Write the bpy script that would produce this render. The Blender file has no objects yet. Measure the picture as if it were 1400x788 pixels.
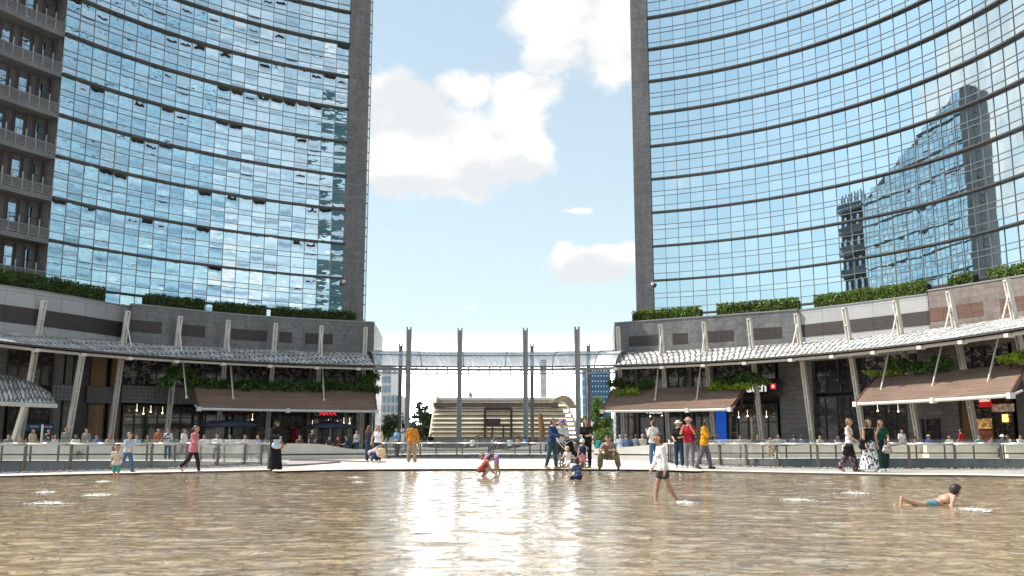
import bpy, math, random
import numpy as np
from mathutils import Vector, Matrix
from mathutils.geometry import tessellate_polygon
random.seed(7); RNG = np.random.default_rng(7)
S = bpy.context.scene; COL = S.collection
R = math.radians
# ---------------------------------------------------------------- camera
F = 1300.0; PITCH = math.atan(210.0/F); CP, SP = math.cos(PITCH), math.sin(PITCH); EYE = 1.0
cam_d = bpy.data.cameras.new('camera'); cam = bpy.data.objects.new('camera', cam_d); COL.objects.link(cam)
cam.location = (0, 0, EYE); cam.rotation_euler = (math.pi/2 + PITCH, 0, 0)
cam_d.sensor_width = 36; cam_d.lens = 36*F/1400; cam_d.clip_end = 3000; cam_d.clip_start = .1
S.camera = cam

def slope(py):                      # rise per metre of ground distance seen at a picture row
    v = (394-py)/F
    return (SP + v*CP)/(CP - v*SP)
def pt(px, py, Y):
    v = (394-py)/F; u = (px-700)/F; k = Y/(CP - v*SP)
    return Vector((u*k, Y, EYE + (SP + v*CP)*k))
def pz(px, py, z):                  # the point at height z
    return pt(px, py, (z-EYE)/slope(py))
def Yg(py, z=0.05): return (z-EYE)/slope(py)
def gp(px, Y, z=0.05):              # ground point in a picture column at a distance
    t = math.atan((z-EYE)/Y) - PITCH; v = math.tan(t); u = (px-700)/F
    return Vector((u*Y/(CP - v*SP), Y, z))
def pxof(x, y, z):
    d = y*CP + (z-EYE)*SP
    return 700 + F*x/d

# ---------------------------------------------------------------- mesh helper
ORG = {}
class MB:
    def __init__(s): s.v = []; s.f = []; s.uv = []; s.mi = []
    def add(s, vs, fs, uvs=None, mi=0):
        o = len(s.v); s.v += [tuple(p) for p in vs]
        for i, f in enumerate(fs):
            s.f.append(tuple(o+j for j in f)); s.mi.append(mi)
            s.uv.append(uvs[i] if uvs else None)
    def quad(s, a, b, c, d, uv=None, mi=0): s.add([a, b, c, d], [(0, 1, 2, 3)], [uv] if uv else None, mi)
    def box(s, c, size, rz=0, M=None, mi=0):
        x, y, z = [q/2 for q in size]
        vs = [Vector((sx*x, sy*y, sz*z)) for sx in (-1, 1) for sy in (-1, 1) for sz in (-1, 1)]
        if M is None: M = Matrix.Rotation(rz, 3, 'Z')
        vs = [M @ q + Vector(c) for q in vs]
        s.add(vs, [(0, 1, 3, 2), (4, 6, 7, 5), (0, 4, 5, 1), (2, 3, 7, 6), (0, 2, 6, 4), (1, 5, 7, 3)], None, mi)
    def bar(s, a, b, w, h, up=(0, 0, 1), mi=0):
        a, b = Vector(a), Vector(b); d = (b-a); L = d.length
        if L < 1e-6: return
        d /= L; u = Vector(up)
        if abs(d.dot(u)) > .98: u = Vector((0, 1, 0))
        sx = d.cross(u).normalized(); sz = sx.cross(d)
        M = Matrix((sx, d, sz)).transposed()
        s.box((a+b)/2, (w, L, h), M=M, mi=mi)
    def tube(s, pts, rad, n=8, mi=0, cap=True):
        pts = [Vector(p) for p in pts]
        if not hasattr(rad, '__len__'): rad = [rad]*len(pts)
        vs = []; fs = []; pu = None
        for i, p in enumerate(pts):
            d = (pts[min(i+1, len(pts)-1)] - pts[max(i-1, 0)])
            d = d.normalized() if d.length > 1e-9 else Vector((0, 0, 1))
            if pu is None:
                pu = Vector((0, 0, 1)) if abs(d.z) < .9 else Vector((1, 0, 0))
            a = d.cross(pu).normalized(); b = a.cross(d); pu = b
            for k in range(n):
                t = 2*math.pi*k/n
                vs.append(p + (a*math.cos(t) + b*math.sin(t))*rad[i])
        for i in range(len(pts)-1):
            for k in range(n):
                k2 = (k+1) % n
                fs.append((i*n+k, i*n+k2, (i+1)*n+k2, (i+1)*n+k))
        if cap:
            fs.append(tuple(range(n))[::-1]); fs.append(tuple((len(pts)-1)*n+k for k in range(n)))
        s.add(vs, fs, None, mi)
    def lathe(s, prof, c=(0, 0, 0), n=16, mi=0, sx=1, sy=1):
        vs = []; fs = []
        for r, z in prof:
            for k in range(n):
                t = 2*math.pi*k/n; vs.append((c[0]+r*math.cos(t)*sx, c[1]+r*math.sin(t)*sy, c[2]+z))
        for i in range(len(prof)-1):
            for k in range(n):
                k2 = (k+1) % n; fs.append((i*n+k, i*n+k2, (i+1)*n+k2, (i+1)*n+k))
        s.add(vs, fs, None, mi)
    def ball(s, c, r, n=10, m=7, mi=0, sc=(1, 1, 1)):
        prof = [(r*math.sin(math.pi*i/m), -r*math.cos(math.pi*i/m)*sc[2]) for i in range(m+1)]
        s.lathe(prof, c, n, mi, sc[0], sc[1])
    def wall(s, P, z0, z1, th, mi=0, u0=0.0):
        """vertical wall along plan points P (x,y); th = thickness to the left normal side; z0/z1 numbers or lists"""
        n = len(P)
        if not hasattr(z0, '__len__'): z0 = [z0]*n
        if not hasattr(z1, '__len__'): z1 = [z1]*n
        N = normals(P); vs = []; u = u0; us = []
        for i in range(n):
            if i: u += math.dist(P[i][:2], P[i-1][:2])
            us.append(u)
            q = (P[i][0]+N[i][0]*th, P[i][1]+N[i][1]*th)
            vs += [(P[i][0], P[i][1], z0[i]), (P[i][0], P[i][1], z1[i]), (q[0], q[1], z1[i]), (q[0], q[1], z0[i])]
        fs = []; uv = []
        for i in range(n-1):
            a = 4*i; b = a+4; k = us[i]; l = us[i+1]; t = abs(th)
            fs += [(a, b, b+1, a+1), (a+1, b+1, b+2, a+2), (a+2, b+2, b+3, a+3), (a+3, b+3, b, a)]
            uv += [[(k, z0[i]), (l, z0[i+1]), (l, z1[i+1]), (k, z1[i])], [(k, z1[i]), (l, z1[i+1]), (l, z1[i+1]+t), (k, z1[i]+t)],
                   [(k, z1[i]), (l, z1[i+1]), (l, z0[i+1]), (k, z0[i])], [(k, t), (l, t), (l, 0), (k, 0)]]
        fs += [(0, 1, 2, 3), tuple(4*(n-1)+j for j in (3, 2, 1, 0))]; uv += [[(0, z0[0]), (0, z1[0]), (t, z1[0]), (t, z0[0])], [(t, z0[-1]), (t, z1[-1]), (0, z1[-1]), (0, z0[-1])]]
        s.add(vs, fs, uv, mi)
    def build(s, name, mat, parent=None, smooth=False, origin=None, weld=False):
        if parent is not None: o0 = ORG[parent]
        elif origin is not None: o0 = Vector(origin)
        else:
            a = np.array(s.v); o0 = Vector((a[:, 0].mean(), a[:, 1].mean(), a[:, 2].min()))
        me = bpy.data.meshes.new(name)
        me.from_pydata([(p[0]-o0.x, p[1]-o0.y, p[2]-o0.z) for p in s.v], [], s.f)
        mats = mat if isinstance(mat, (list, tuple)) else [mat]
        for m in mats: me.materials.append(m)
        if len(mats) > 1: me.polygons.foreach_set('material_index', s.mi)
        ul = me.uv_layers.new(name='uv'); data = []
        for i, p in enumerate(me.polygons):
            if s.uv[i]: data += [c for q in s.uv[i] for c in q]
            else:
                nn = p.normal; ax = max(range(3), key=lambda k: abs(nn[k]))
                for vi in p.vertices:
                    q = s.v[vi]
                    data += [(q[1], q[2]), (q[0], q[2]), (q[0], q[1])][ax]
        ul.data.foreach_set('uv', data)
        if smooth: me.polygons.foreach_set('use_smooth', [True]*len(me.polygons))
        if weld:
            import bmesh
            b = bmesh.new(); b.from_mesh(me); bmesh.ops.remove_doubles(b, verts=b.verts, dist=.001); b.to_mesh(me); b.free()
        me.update()
        ob = bpy.data.objects.new(name, me); COL.objects.link(ob)
        if parent is not None: ob.parent = parent; ORG[ob] = ORG[parent]
        else: ob.location = o0; ORG[ob] = o0
        return ob
def normals(P):
    out = []
    for i in range(len(P)):
        a = P[max(i-1, 0)]; b = P[min(i+1, len(P)-1)]
        dx, dy = b[0]-a[0], b[1]-a[1]; L = math.hypot(dx, dy) or 1
        out.append((-dy/L, dx/L))
    return out
def tag(o, label=None, cat=None, group=None, kind=None):
    for k, v in (('label', label), ('category', cat), ('group', group), ('kind', kind)):
        if v: o[k] = v
    return o
def thing(name, label, cat, loc, group=None):
    o = bpy.data.objects.new(name, None); COL.objects.link(o); o.location = loc; o.empty_display_size = .3
    ORG[o] = Vector(loc); return tag(o, label, cat, group)
def local(name, label, cat, group=None):          # a thing modelled at the origin and moved afterwards
    return thing(name, label, cat, (0, 0, 0), group)
def dup(o, loc=None, rz=None, label=None, group=None, parent=None):
    kids = [c for c in COL.objects if c.parent == o]
    c = o.copy(); COL.objects.link(c)
    if parent is not None: c.parent = parent
    if loc is not None: c.location = loc
    if rz is not None: c.rotation_euler = (0, 0, rz)
    if label: c['label'] = label
    if group: c['group'] = group
    for k in kids: dup(k, parent=c)
    return c

# ---------------------------------------------------------------- materials
class NT:
    def __init__(s, tree): s.t = tree; s.n = tree.nodes; s.l = tree.links
    def put(s, inp, v):
        if isinstance(v, bpy.types.NodeSocket): s.l.new(v, inp)
        elif v is not None:
            if isinstance(v, (tuple, list)) and len(v) == 3 and inp.type == 'RGBA': v = (*v, 1)
            inp.default_value = v
    def math(s, op, a, b=None, c=None, clamp=False):
        n = s.n.new('ShaderNodeMath'); n.operation = op; n.use_clamp = clamp
        s.put(n.inputs[0], a); s.put(n.inputs[1], b); s.put(n.inputs[2], c); return n.outputs[0]
    def vec(s, op, a, b=None, scale=None):
        n = s.n.new('ShaderNodeVectorMath'); n.operation = op; s.put(n.inputs[0], a); s.put(n.inputs[1], b)
        if scale is not None: s.put(n.inputs['Scale'], scale)
        return n.outputs['Value'] if op in ('DOT_PRODUCT', 'LENGTH') else n.outputs[0]
    def mix(s, f, a, b, bt='MIX'):
        n = s.n.new('ShaderNodeMix'); n.data_type = 'RGBA'; n.blend_type = bt
        s.put(n.inputs[0], f); s.put(n.inputs[6], a); s.put(n.inputs[7], b); return n.outputs[2]
    def noise(s, vec=None, scale=5, detail=3, rough=.55, out=0, dist=0):
        n = s.n.new('ShaderNodeTexNoise'); s.put(n.inputs['Vector'], vec); n.inputs['Scale'].default_value = scale
        n.inputs['Detail'].default_value = detail; n.inputs['Roughness'].default_value = rough; n.inputs['Distortion'].default_value = dist
        return n.outputs[out]
    def ramp(s, f, a, b, lo=0.0, hi=1.0, smooth=True):
        n = s.n.new('ShaderNodeMapRange'); n.interpolation_type = 'SMOOTHSTEP' if smooth else 'LINEAR'
        s.put(n.inputs[0], f); s.put(n.inputs[1], a); s.put(n.inputs[2], b); s.put(n.inputs[3], lo); s.put(n.inputs[4], hi); return n.outputs[0]
    def mapping(s, vec, scale=(1, 1, 1), loc=(0, 0, 0), rot=(0, 0, 0)):
        n = s.n.new('ShaderNodeMapping'); s.put(n.inputs[0], vec); n.inputs['Scale'].default_value = scale
        n.inputs['Location'].default_value = loc; n.inputs['Rotation'].default_value = rot; return n.outputs[0]
    def coord(s, k='Object'):
        return s.n.new('ShaderNodeTexCoord').outputs[k]
    def bump(s, h, strength=.3, dist=.02):
        n = s.n.new('ShaderNodeBump'); n.inputs['Strength'].default_value = strength; n.inputs['Distance'].default_value = dist
        s.put(n.inputs['Height'], h); return n.outputs[0]
def newmat(name):
    m = bpy.data.materials.new(name); m.use_nodes = True; t = NT(m.node_tree)
    b = m.node_tree.nodes['Principled BSDF']; out = m.node_tree.nodes['Material Output']
    return m, t, b, out
MC = {}
def mat(name, col, rough=.6, metal=0.0, var=.18, scale=4.0, bump=0.0, spec=.5):
    if name in MC: return MC[name]
    m, t, b, _ = newmat(name)
    co = t.coord('Object')
    n1 = t.noise(co, scale, 4); n2 = t.noise(co, scale*.13, 2)
    f = t.math('ADD', t.math('MULTIPLY', n1, .6), t.math('MULTIPLY', n2, .4))
    f = t.ramp(f, .3, .7)
    c = t.mix(f, tuple(max(0, x*(1-var)) for x in col), tuple(min(1, x*(1+var)) for x in col))
    t.put(b.inputs['Base Color'], c); b.inputs['Roughness'].default_value = rough; b.inputs['Metallic'].default_value = metal
    b.inputs['Specular IOR Level'].default_value = spec
    t.put(b.inputs['Roughness'], t.ramp(n1, .2, .8, max(.02, rough-.08), min(1, rough+.08)))
    if bump: t.put(b.inputs['Normal'], t.bump(n1, bump, .02))
    MC[name] = m; return m
def stone(name, c1, c2, bw=1.2, bh=.6, mortar=.012, mcol=(.05, .05, .05), rough=.5, off=.5, var=.2):
    m, t, b, _ = newmat(name)
    uv = t.coord('UV'); n = t.n.new('ShaderNodeTexBrick'); t.put(n.inputs['Vector'], uv)
    n.offset = off; n.inputs['Scale'].default_value = 1; n.inputs['Brick Width'].default_value = bw; n.inputs['Row Height'].default_value = bh
    n.inputs['Mortar Size'].default_value = mortar; n.inputs['Color1'].default_value = (*c1, 1); n.inputs['Color2'].default_value = (*c2, 1)
    n.inputs['Mortar'].default_value = (*mcol, 1); n.inputs['Bias'].default_value = 0
    ns = t.noise(t.coord('Object'), 2.5, 6, .65); ns2 = t.noise(t.mapping(t.coord('Object'), (1, 1, .15)), .6, 3)
    f = t.math('ADD', t.math('MULTIPLY', ns, .6), t.math('MULTIPLY', ns2, .4))
    c = t.mix(1.0, n.outputs['Color'], t.mix(t.ramp(f, .3, .7), (1-var,)*3, (1+var,)*3), 'MULTIPLY')
    t.put(b.inputs['Base Color'], c)
    t.put(b.inputs['Roughness'], t.ramp(ns, .3, .7, rough-.1, rough+.12))
    t.put(b.inputs['Normal'], t.bump(t.math('SUBTRACT', t.math('MULTIPLY', ns, .3), n.outputs['Fac']), .35, .02))
    return m
def glassmirror(name, tint, tint2, wob, lens, rough=.015, metal=1.0, smear=0):
    """coated curtain wall glass: every pane (uv cell) leans a little its own way; lens = how much each pane bends the view"""
    m, t, b, _ = newmat(name)
    uv = t.coord('UV'); fl = t.vec('FLOOR', uv)
    wn = t.n.new('ShaderNodeTexWhiteNoise'); wn.noise_dimensions = '2D'; t.put(wn.inputs[0], fl)
    d = t.vec('SCALE', t.vec('SUBTRACT', wn.outputs['Color'], (.5, .5, .5)), scale=wob)
    if lens:
        fr = t.vec('SUBTRACT', t.vec('SUBTRACT', uv, fl), (.5, .5, 0))     # pillow bend inside the pane
        geo = t.n.new('ShaderNodeNewGeometry')
        nv = t.noise(t.mapping(t.vec('ADD', uv, t.vec('SCALE', wn.outputs['Color'], scale=7.0)), (.8, 2.6, 1)), 1.6, 2, out=1)
        nv = t.vec('SUBTRACT', nv, (.5, .5, .5)); nv = t.vec('MULTIPLY', nv, t.vec('SCALE', t.vec('ABSOLUTE', nv), scale=7.0))
        d = t.vec('ADD', d, t.vec('MULTIPLY', nv, (lens*.35, lens*.35, lens)))
    if smear:      # a buckle across some panes, bending the view down to the dark ground opposite
        fu = t.vec('SUBTRACT', uv, fl); sp = t.n.new('ShaderNodeSeparateXYZ'); t.put(sp.inputs[0], fu); ws = t.n.new('ShaderNodeSeparateXYZ'); t.put(ws.inputs[0], wn.outputs['Color'])
        v0 = t.math('ADD', t.math('MULTIPLY', ws.outputs[1], .7), .12)
        wav = t.math('MULTIPLY', t.math('SUBTRACT', t.noise(t.mapping(uv, (2.2, .2, 1)), 1.0, 3), .5), .5)
        gv = t.math('EXPONENT', t.math('MULTIPLY', t.math('POWER', t.math('DIVIDE', t.math('SUBTRACT', t.math('ADD', sp.outputs[1], wav), v0), .17), 2), -1))
        gu = t.math('EXPONENT', t.math('MULTIPLY', t.math('POWER', t.math('DIVIDE', t.math('SUBTRACT', sp.outputs[0], .5), .47), 6), -1))
        am = t.math('MULTIPLY', t.math('MULTIPLY', gv, gu), t.math('MULTIPLY', t.ramp(ws.outputs[2], .25, .8), -smear))
        cz = t.n.new('ShaderNodeCombineXYZ'); t.put(cz.inputs[2], am); d = t.vec('ADD', d, cz.outputs[0])
    geo = t.n.new('ShaderNodeNewGeometry')
    nn = t.vec('NORMALIZE', t.vec('ADD', geo.outputs['Normal'], d))
    t.put(b.inputs['Normal'], nn)
    wn2 = t.n.new('ShaderNodeTexWhiteNoise'); wn2.noise_dimensions = '2D'; t.put(wn2.inputs[0], t.vec('ADD', fl, (31.3, 17.7, 0)))
    t.put(b.inputs['Base Color'], t.mix(wn2.outputs['Value'], tint, tint2))
    b.inputs['Metallic'].default_value = metal; b.inputs['Roughness'].default_value = rough
    return m
def clear(name, tint=(.9, .95, .95), refl=.12, haze=.0):
    m, t, b, out = newmat(name); t.n.remove(b)
    tr = t.n.new('ShaderNodeBsdfTransparent'); tr.inputs[0].default_value = (*tint, 1)
    gl = t.n.new('ShaderNodeBsdfGlossy'); gl.inputs['Roughness'].default_value = .03
    df = t.n.new('ShaderNodeBsdfDiffuse'); df.inputs[0].default_value = (.55, .6, .6, 1)
    fr = t.n.new('ShaderNodeFresnel'); fr.inputs[0].default_value = 1.45
    ns = t.noise(t.coord('Object'), 1.3, 4)
    m1 = t.n.new('ShaderNodeMixShader'); t.put(m1.inputs[0], t.math('MULTIPLY', fr.outputs[0], refl*8, clamp=True)); t.l.new(tr.outputs[0], m1.inputs[1]); t.l.new(gl.outputs[0], m1.inputs[2])
    m2 = t.n.new('ShaderNodeMixShader'); t.put(m2.inputs[0], t.math('MULTIPLY', t.ramp(ns, .3, .7, .5, 1.0), haze)); t.l.new(m1.outputs[0], m2.inputs[1]); t.l.new(df.outputs[0], m2.inputs[2])
    t.l.new(m2.outputs[0], out.inputs[0]); return m
def leafmat(name, dark, light, trans=.25):
    m, t, b, out = newmat(name)
    g = t.n.new('ShaderNodeNewGeometry')
    ns = t.noise(t.coord('Object'), .9, 3)
    f = t.math('ADD', t.math('MULTIPLY', g.outputs['Random Per Island'], .65), t.math('MULTIPLY', t.ramp(ns, .3, .7), .35))
    c = t.mix(f, dark, light)
    t.put(b.inputs['Base Color'], c); b.inputs['Roughness'].default_value = .5; b.inputs['Specular IOR Level'].default_value = .3
    tl = t.n.new('ShaderNodeBsdfTranslucent'); t.put(tl.inputs[0], c)
    mx = t.n.new('ShaderNodeMixShader'); mx.inputs[0].default_value = trans
    t.l.new(b.outputs[0], mx.inputs[1]); t.l.new(tl.outputs[0], mx.inputs[2]); t.l.new(mx.outputs[0], out.inputs[0]); return m
def emit(name, col, s=1.0, pattern=None):
    m, t, b, out = newmat(name); t.put(b.inputs['Base Color'], col); b.inputs['Roughness'].default_value = .5
    c = col
    if pattern:
        n = t.noise(t.mapping(t.coord('Object'), pattern), 1, 2, out=1)
        c = t.mix(.75, t.mix(t.ramp(t.noise(t.mapping(t.coord('Object'), pattern), 1.0, 3), .4, .62), tuple(x*.12 for x in col), col), n, 'MULTIPLY')
    t.put(b.inputs['Emission Color'], c); b.inputs['Emission Strength'].default_value = s; return m
def cloth(name, c, c2=None, scale=9.0, lo=.45, hi=.52, stretch=(1, 1, 1)):
    if name in MC: return MC[name]
    if c2 is None: return mat(name, c, .85, 0, .22, 9, .25, .15)
    m, t, b, _ = newmat(name)
    f = t.ramp(t.noise(t.mapping(t.coord('Object'), stretch), scale, 2), lo, hi)
    t.put(b.inputs['Base Color'], t.mix(f, c, c2)); b.inputs['Roughness'].default_value = .85
    MC[name] = m; return m

steel = mat('brushed_steel', (.5, .48, .45), .35, .9, .1, 12)
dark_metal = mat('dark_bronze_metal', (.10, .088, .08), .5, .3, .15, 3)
cream_metal = mat('cream_painted_metal', (.74, .70, .62), .5, 0, .1, 3)
grey_metal = mat('grey_painted_metal', (.30, .30, .30), .5, .2, .12, 3)
stone_dark = stone('grey_slate_cladding', (.165, .163, .165), (.195, .192, .192), 1.5, .5, .012, (.09, .09, .09), .5, .5, .34)
stone_warm = stone('brown_slate_cladding', (.19, .155, .14), (.25, .21, .19), 1.5, .5, .01, (.04, .035, .03), .5)
stone_low = stone('dark_shopfront_stone', (.15, .14, .135), (.21, .20, .19), 1.8, .45, .012, (.02, .02, .02), .5)
shop_dark = mat('dark_shop_interior', (.06, .055, .052), .5, 0, .4, 1.2)
void_wall = stone('grey_well_wall', (.12, .125, .13), (.16, .165, .17), 2.4, 1.2, .01, (.06, .06, .06), .6)
bench_stone = mat('pale_bench_stone', (.60, .575, .52), .6, 0, .10, 1.6, .1)
wood_warm = stone('warm_timber_cladding', (.28, .165, .08), (.36, .22, .11), .22, 9, .02, (.07, .04, .02), .6, 0)
# ---------------------------------------------------------------- sky, sun
SUN = Vector((-.97, .20, 0)).normalized(); SUN_EL = R(52)
w = bpy.data.worlds.new('World'); S.world = w; w.use_nodes = True; t = NT(w.node_tree)
bg = w.node_tree.nodes['Background']; bg.inputs[1].default_value = .12
sky = t.n.new('ShaderNodeTexSky'); sky.sky_type = 'NISHITA'; sky.sun_disc = False; sky.sun_elevation = SUN_EL
sky.sun_rotation = math.atan2(SUN.x, SUN.y); sky.air_density = 1.0; sky.dust_density = .6; sky.ozone_density = 1.2
dirv = t.coord('Generated'); sep = t.n.new('ShaderNodeSeparateXYZ'); t.put(sep.inputs[0], dirv); X, Yv, Z = sep.outputs
warp = t.noise(t.mapping(dirv, (1, 1, 1.5)), 7, 5, .62, out=1); wsep = t.n.new('ShaderNodeSeparateXYZ'); t.put(wsep.inputs[0], warp)
az = t.math('ARCTAN2', X, Yv); el = t.math('ARCSINE', Z)
azw = t.math('ADD', az, t.math('MULTIPLY', t.math('SUBTRACT', wsep.outputs[0], .5), .10))
elw = t.math('ADD', el, t.math('MULTIPLY', t.math('SUBTRACT', wsep.outputs[1], .5), .085))
def azel(px, py):
    d = pt(px, py, 100) - Vector((0, 0, EYE)); return math.atan2(d.x, d.y), math.atan2(d.z, math.hypot(d.x, d.y))
blobs = [(800, 10, 110, 75, 1.1), (770, 75, 62, 40, .9), (850, 60, 60, 60, 1.0), (545, 140, 90, 50, 1.0), (490, 150, 80, 70, .9), (640, 125, 60, 34, .9), (720, 145, 62, 42, 1.0), (600, 215, 130, 62, 1.1), (700, 205, 70, 44, 1.0),
         (520, 238, 75, 36, .9), (650, 258, 50, 22, .75), (740, 190, 40, 30, .7), (810, 370, 88, 28, 1.15), (862, 352, 42, 22, .9), (780, 280, 18, 10, .72), (645, 423, 30, 9, .55), (592, 418, 24, 7, .48),
         (480, 395, 90, 14, .32), (300, 120, 200, 120, .5)]
dens = None
for (bx, by, sx, sy, amp) in blobs:
    a0, e0 = azel(bx, by)
    q = t.math('ADD', t.math('POWER', t.math('DIVIDE', t.math('SUBTRACT', azw, a0), sx/F), 2), t.math('POWER', t.math('DIVIDE', t.math('SUBTRACT', elw, e0), sy/F), 2))
    g = t.math('MULTIPLY', t.math('EXPONENT', t.math('MULTIPLY', q, -.9)), amp)
    dens = g if dens is None else t.math('MAXIMUM', dens, g)
# loose cumulus all over the rest of the sky (seen in the mirror glass)
pl = t.math('ADD', t.math('MAXIMUM', Z, 0), .12)
cmb = t.n.new('ShaderNodeCombineXYZ'); t.put(cmb.inputs[0], t.math('DIVIDE', X, pl)); t.put(cmb.inputs[1], t.math('DIVIDE', Yv, pl))
big = t.ramp(t.noise(cmb.outputs[0], .42, 6, .58), .50, .66)
away = t.ramp(t.math('ABSOLUTE', az), .26, .5)
dens = t.math('MAXIMUM', dens, t.math('MULTIPLY', t.math('MULTIPLY', big, away), .85))
fine = t.noise(t.mapping(dirv, (1, 1, 1.4)), 15, 9, .64)
dd = t.math('ADD', dens, t.math('MULTIPLY', t.math('SUBTRACT', fine, .5), .95))
cover = t.ramp(dd, .31, .70)
shade = t.noise(t.mapping(dirv, (1, 1, 1.9)), 8.5, 4, .5)
skc = t.mix(1.0, sky.outputs[0], (1.06, 1.13, 1.0), 'MULTIPLY')
hz = t.math('EXPONENT', t.math('MULTIPLY', t.math('MAXIMUM', Z, 0), -3.4))
skc = t.mix(t.math('MULTIPLY', hz, .75), skc, (4.6, 5.25, 5.4))
skc = t.mix(.30, skc, (4.9, 5.4, 5.4))
low = t.math('EXPONENT', t.math('MULTIPLY', t.math('POWER', t.math('DIVIDE', t.math('ABSOLUTE', Z), .080), 5), -1.0))
fron = t.math('EXPONENT', t.math('MULTIPLY', t.math('POWER', t.math('DIVIDE', az, .33), 2), -1.0))
skc = t.mix(low, skc, (9.0, 9.0, 8.8))
skc = t.mix(t.math('MULTIPLY', low, fron), skc, (105, 103, 100))   # added glow: low front sky overbrightened so the pool mirrors a white glare
cc = t.mix(t.ramp(shade, .44, .60), (6.05, 5.9, 5.75), (4.55, 4.75, 4.85))
t.put(bg.inputs[0], t.mix(cover, skc, cc))
sun_d = bpy.data.lights.new('sun', 'SUN'); sun = bpy.data.objects.new('sun', sun_d); COL.objects.link(sun)
sun_d.energy = 4.2; sun_d.angle = R(.53); sun_d.color = (1, .93, .83)
sd = Vector((SUN.x*math.cos(SUN_EL), SUN.y*math.cos(SUN_EL), math.sin(SUN_EL)))
sun.rotation_euler = sd.to_track_quat('Z', 'Y').to_euler(); sun.location = (0, 0, 120)
S.view_settings.view_transform = 'Standard'; S.view_settings.look = 'None'; S.view_settings.gamma = 1; S.view_settings.exposure = .62
S.render.engine = 'CYCLES'; S.cycles.max_bounces = 7; S.cycles.transparent_max_bounces = 16; S.cycles.use_denoising = True
S.cycles.sample_clamp_indirect = 20; S.cycles.caustics_reflective = False; S.cycles.caustics_refractive = False

# ---------------------------------------------------------------- plan curves
EZ = 8.2
ev = [(-60, 464), (0, 472.5), (124, 485), (280, 495), (412, 501.3), (518, 504.5), (628, 506), (718, 505.6), (800, 504), (906, 501.5), (999, 497), (1070, 492), (1099, 489.7), (1233, 478), (1335, 463.5), (1398, 454), (1460, 444)]
pf = np.polyfit([(a-700)/700 for a, b in ev], [b for a, b in ev], 5)
EPX = np.linspace(-90, 1490, 240)
EAVE = [pz(x, float(np.polyval(pf, (x-700)/700)), EZ) for x in EPX]
EAVE = np.array([(p.x, p.y) for p in EAVE]); EN = np.array(normals([tuple(p) for p in EAVE]))
def Q(px, off, z=5.0):
    """plan point that lies `off` metres behind the canopy eave and is seen in picture column px"""
    C = EAVE + EN*off; d = C[:, 1]*CP + (z-EYE)*SP; xs = 700 + F*C[:, 0]/d
    i = np.argsort(xs)
    return (float(np.interp(px, xs[i], C[i, 0])), float(np.interp(px, xs[i], C[i, 1])))
def Nrm(px, off=0, z=5.0):
    a = Q(px-3, off, z); b = Q(px+3, off, z); dx, dy = b[0]-a[0], b[1]-a[1]; L = math.hypot(dx, dy); return (-dy/L, dx/L)
def curve(p0, p1, off, z=5.0, step=8):
    n = max(2, int(abs(p1-p0)/step)+1); return [Q(p0+(p1-p0)*i/(n-1), off, z) for i in range(n)]
def catmull(P, n=8, closed=False):
    out = []; m = len(P); P = [Vector(p) for p in P]
    for i in range(m if closed else m-1):
        p1, p2 = P[i], P[(i+1) % m]
        p0 = P[i-1] if (closed or i > 0) else p1*2-p2
        p3 = P[(i+2) % m] if (closed or i+2 < m) else p2*2-p1
        for k in range(n):
            u = k/n; out.append(.5*((2*p1) + (p2-p0)*u + (2*p0-5*p1+4*p2-p3)*u*u + (3*p1-p0-3*p2+p3)*u**3))
    if not closed: out.append(P[-1])
    return out
def resample(P, step):
    P = [Vector((p[0], p[1])) for p in P]; L = [0]
    for i in range(1, len(P)): L.append(L[-1] + (P[i]-P[i-1]).length)
    n = max(2, round(L[-1]/step)+1); xs = np.linspace(0, L[-1], n)
    return [(float(np.interp(x, L, [p.x for p in P])), float(np.interp(x, L, [p.y for p in P]))) for x in xs]

# ---------------------------------------------------------------- ground, pool, wells
def g2(px, Y): p = gp(px, Y); return (p.x, p.y)
rim = [(-27, 6), (-21.5, 18)] + [g2(a, Yg(b, 0)) for a, b in ((0, 653.6), (200, 648.8), (400, 644.3), (560, 642.7), (700, 642.6), (845, 643.4), (1010, 647.2), (1220, 651.4), (1400, 654))] + [(21, 18.5), (27, 6), (27, -8), (0, -14), (-27, -8)]
rim = [tuple(p) for p in catmull([(a, b) for a, b in rim], 8, True)]
lv = [(-34, 24), (-24, 24.5), (-19, 26.3)] + [g2(a, Y) for a, Y in ((0, 29.6), (100, 31.5), (200, 33.8), (300, 36.7), (352, 39), (372, 42), (350, 46), (250, 48.5), (100, 49), (-60, 49))] + [(-36, 44)]
rv = [g2(a, Y) for a, Y in ((912, 46), (928, 42), (955, 39.8), (987, 38.3), (1063, 35.8), (1130, 34.8), (1242, 33.8), (1400, 33.2))] + [(22, 31), (30, 29), (36, 32), (38, 42)] + [g2(a, Y) for a, Y in ((1440, 53), (1250, 56), (1100, 56), (985, 54), (925, 50))]
cv = [g2(a, Y) for a, Y in ((512, 57), (530, 55.2), (600, 54.6), (700, 54.6), (770, 55.2), (800, 57.5), (795, 66), (760, 74), (640, 75.5), (560, 73), (525, 65))]
wells = [[tuple(p) for p in catmull(c, 6, True)] for c in (lv, rv, cv)]
GZ = .05
def sheet(name, outer, holes, z, m, kind='structure'):
    loops = [[Vector((a, b, 0)) for a, b in L] for L in [outer]+holes]; flat = [p for L in loops for p in L]
    tr = tessellate_polygon(loops); mb = MB()
    fs = []
    for a, b, c in tr:
        n = (flat[b]-flat[a]).cross(flat[c]-flat[a]).z
        fs.append((a, b, c) if n > 0 else (a, c, b))
    mb.add([(p.x, p.y, z) for p in flat], fs)
    return tag(mb.build(name, m, origin=(0, 0, z)), kind=kind)
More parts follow.
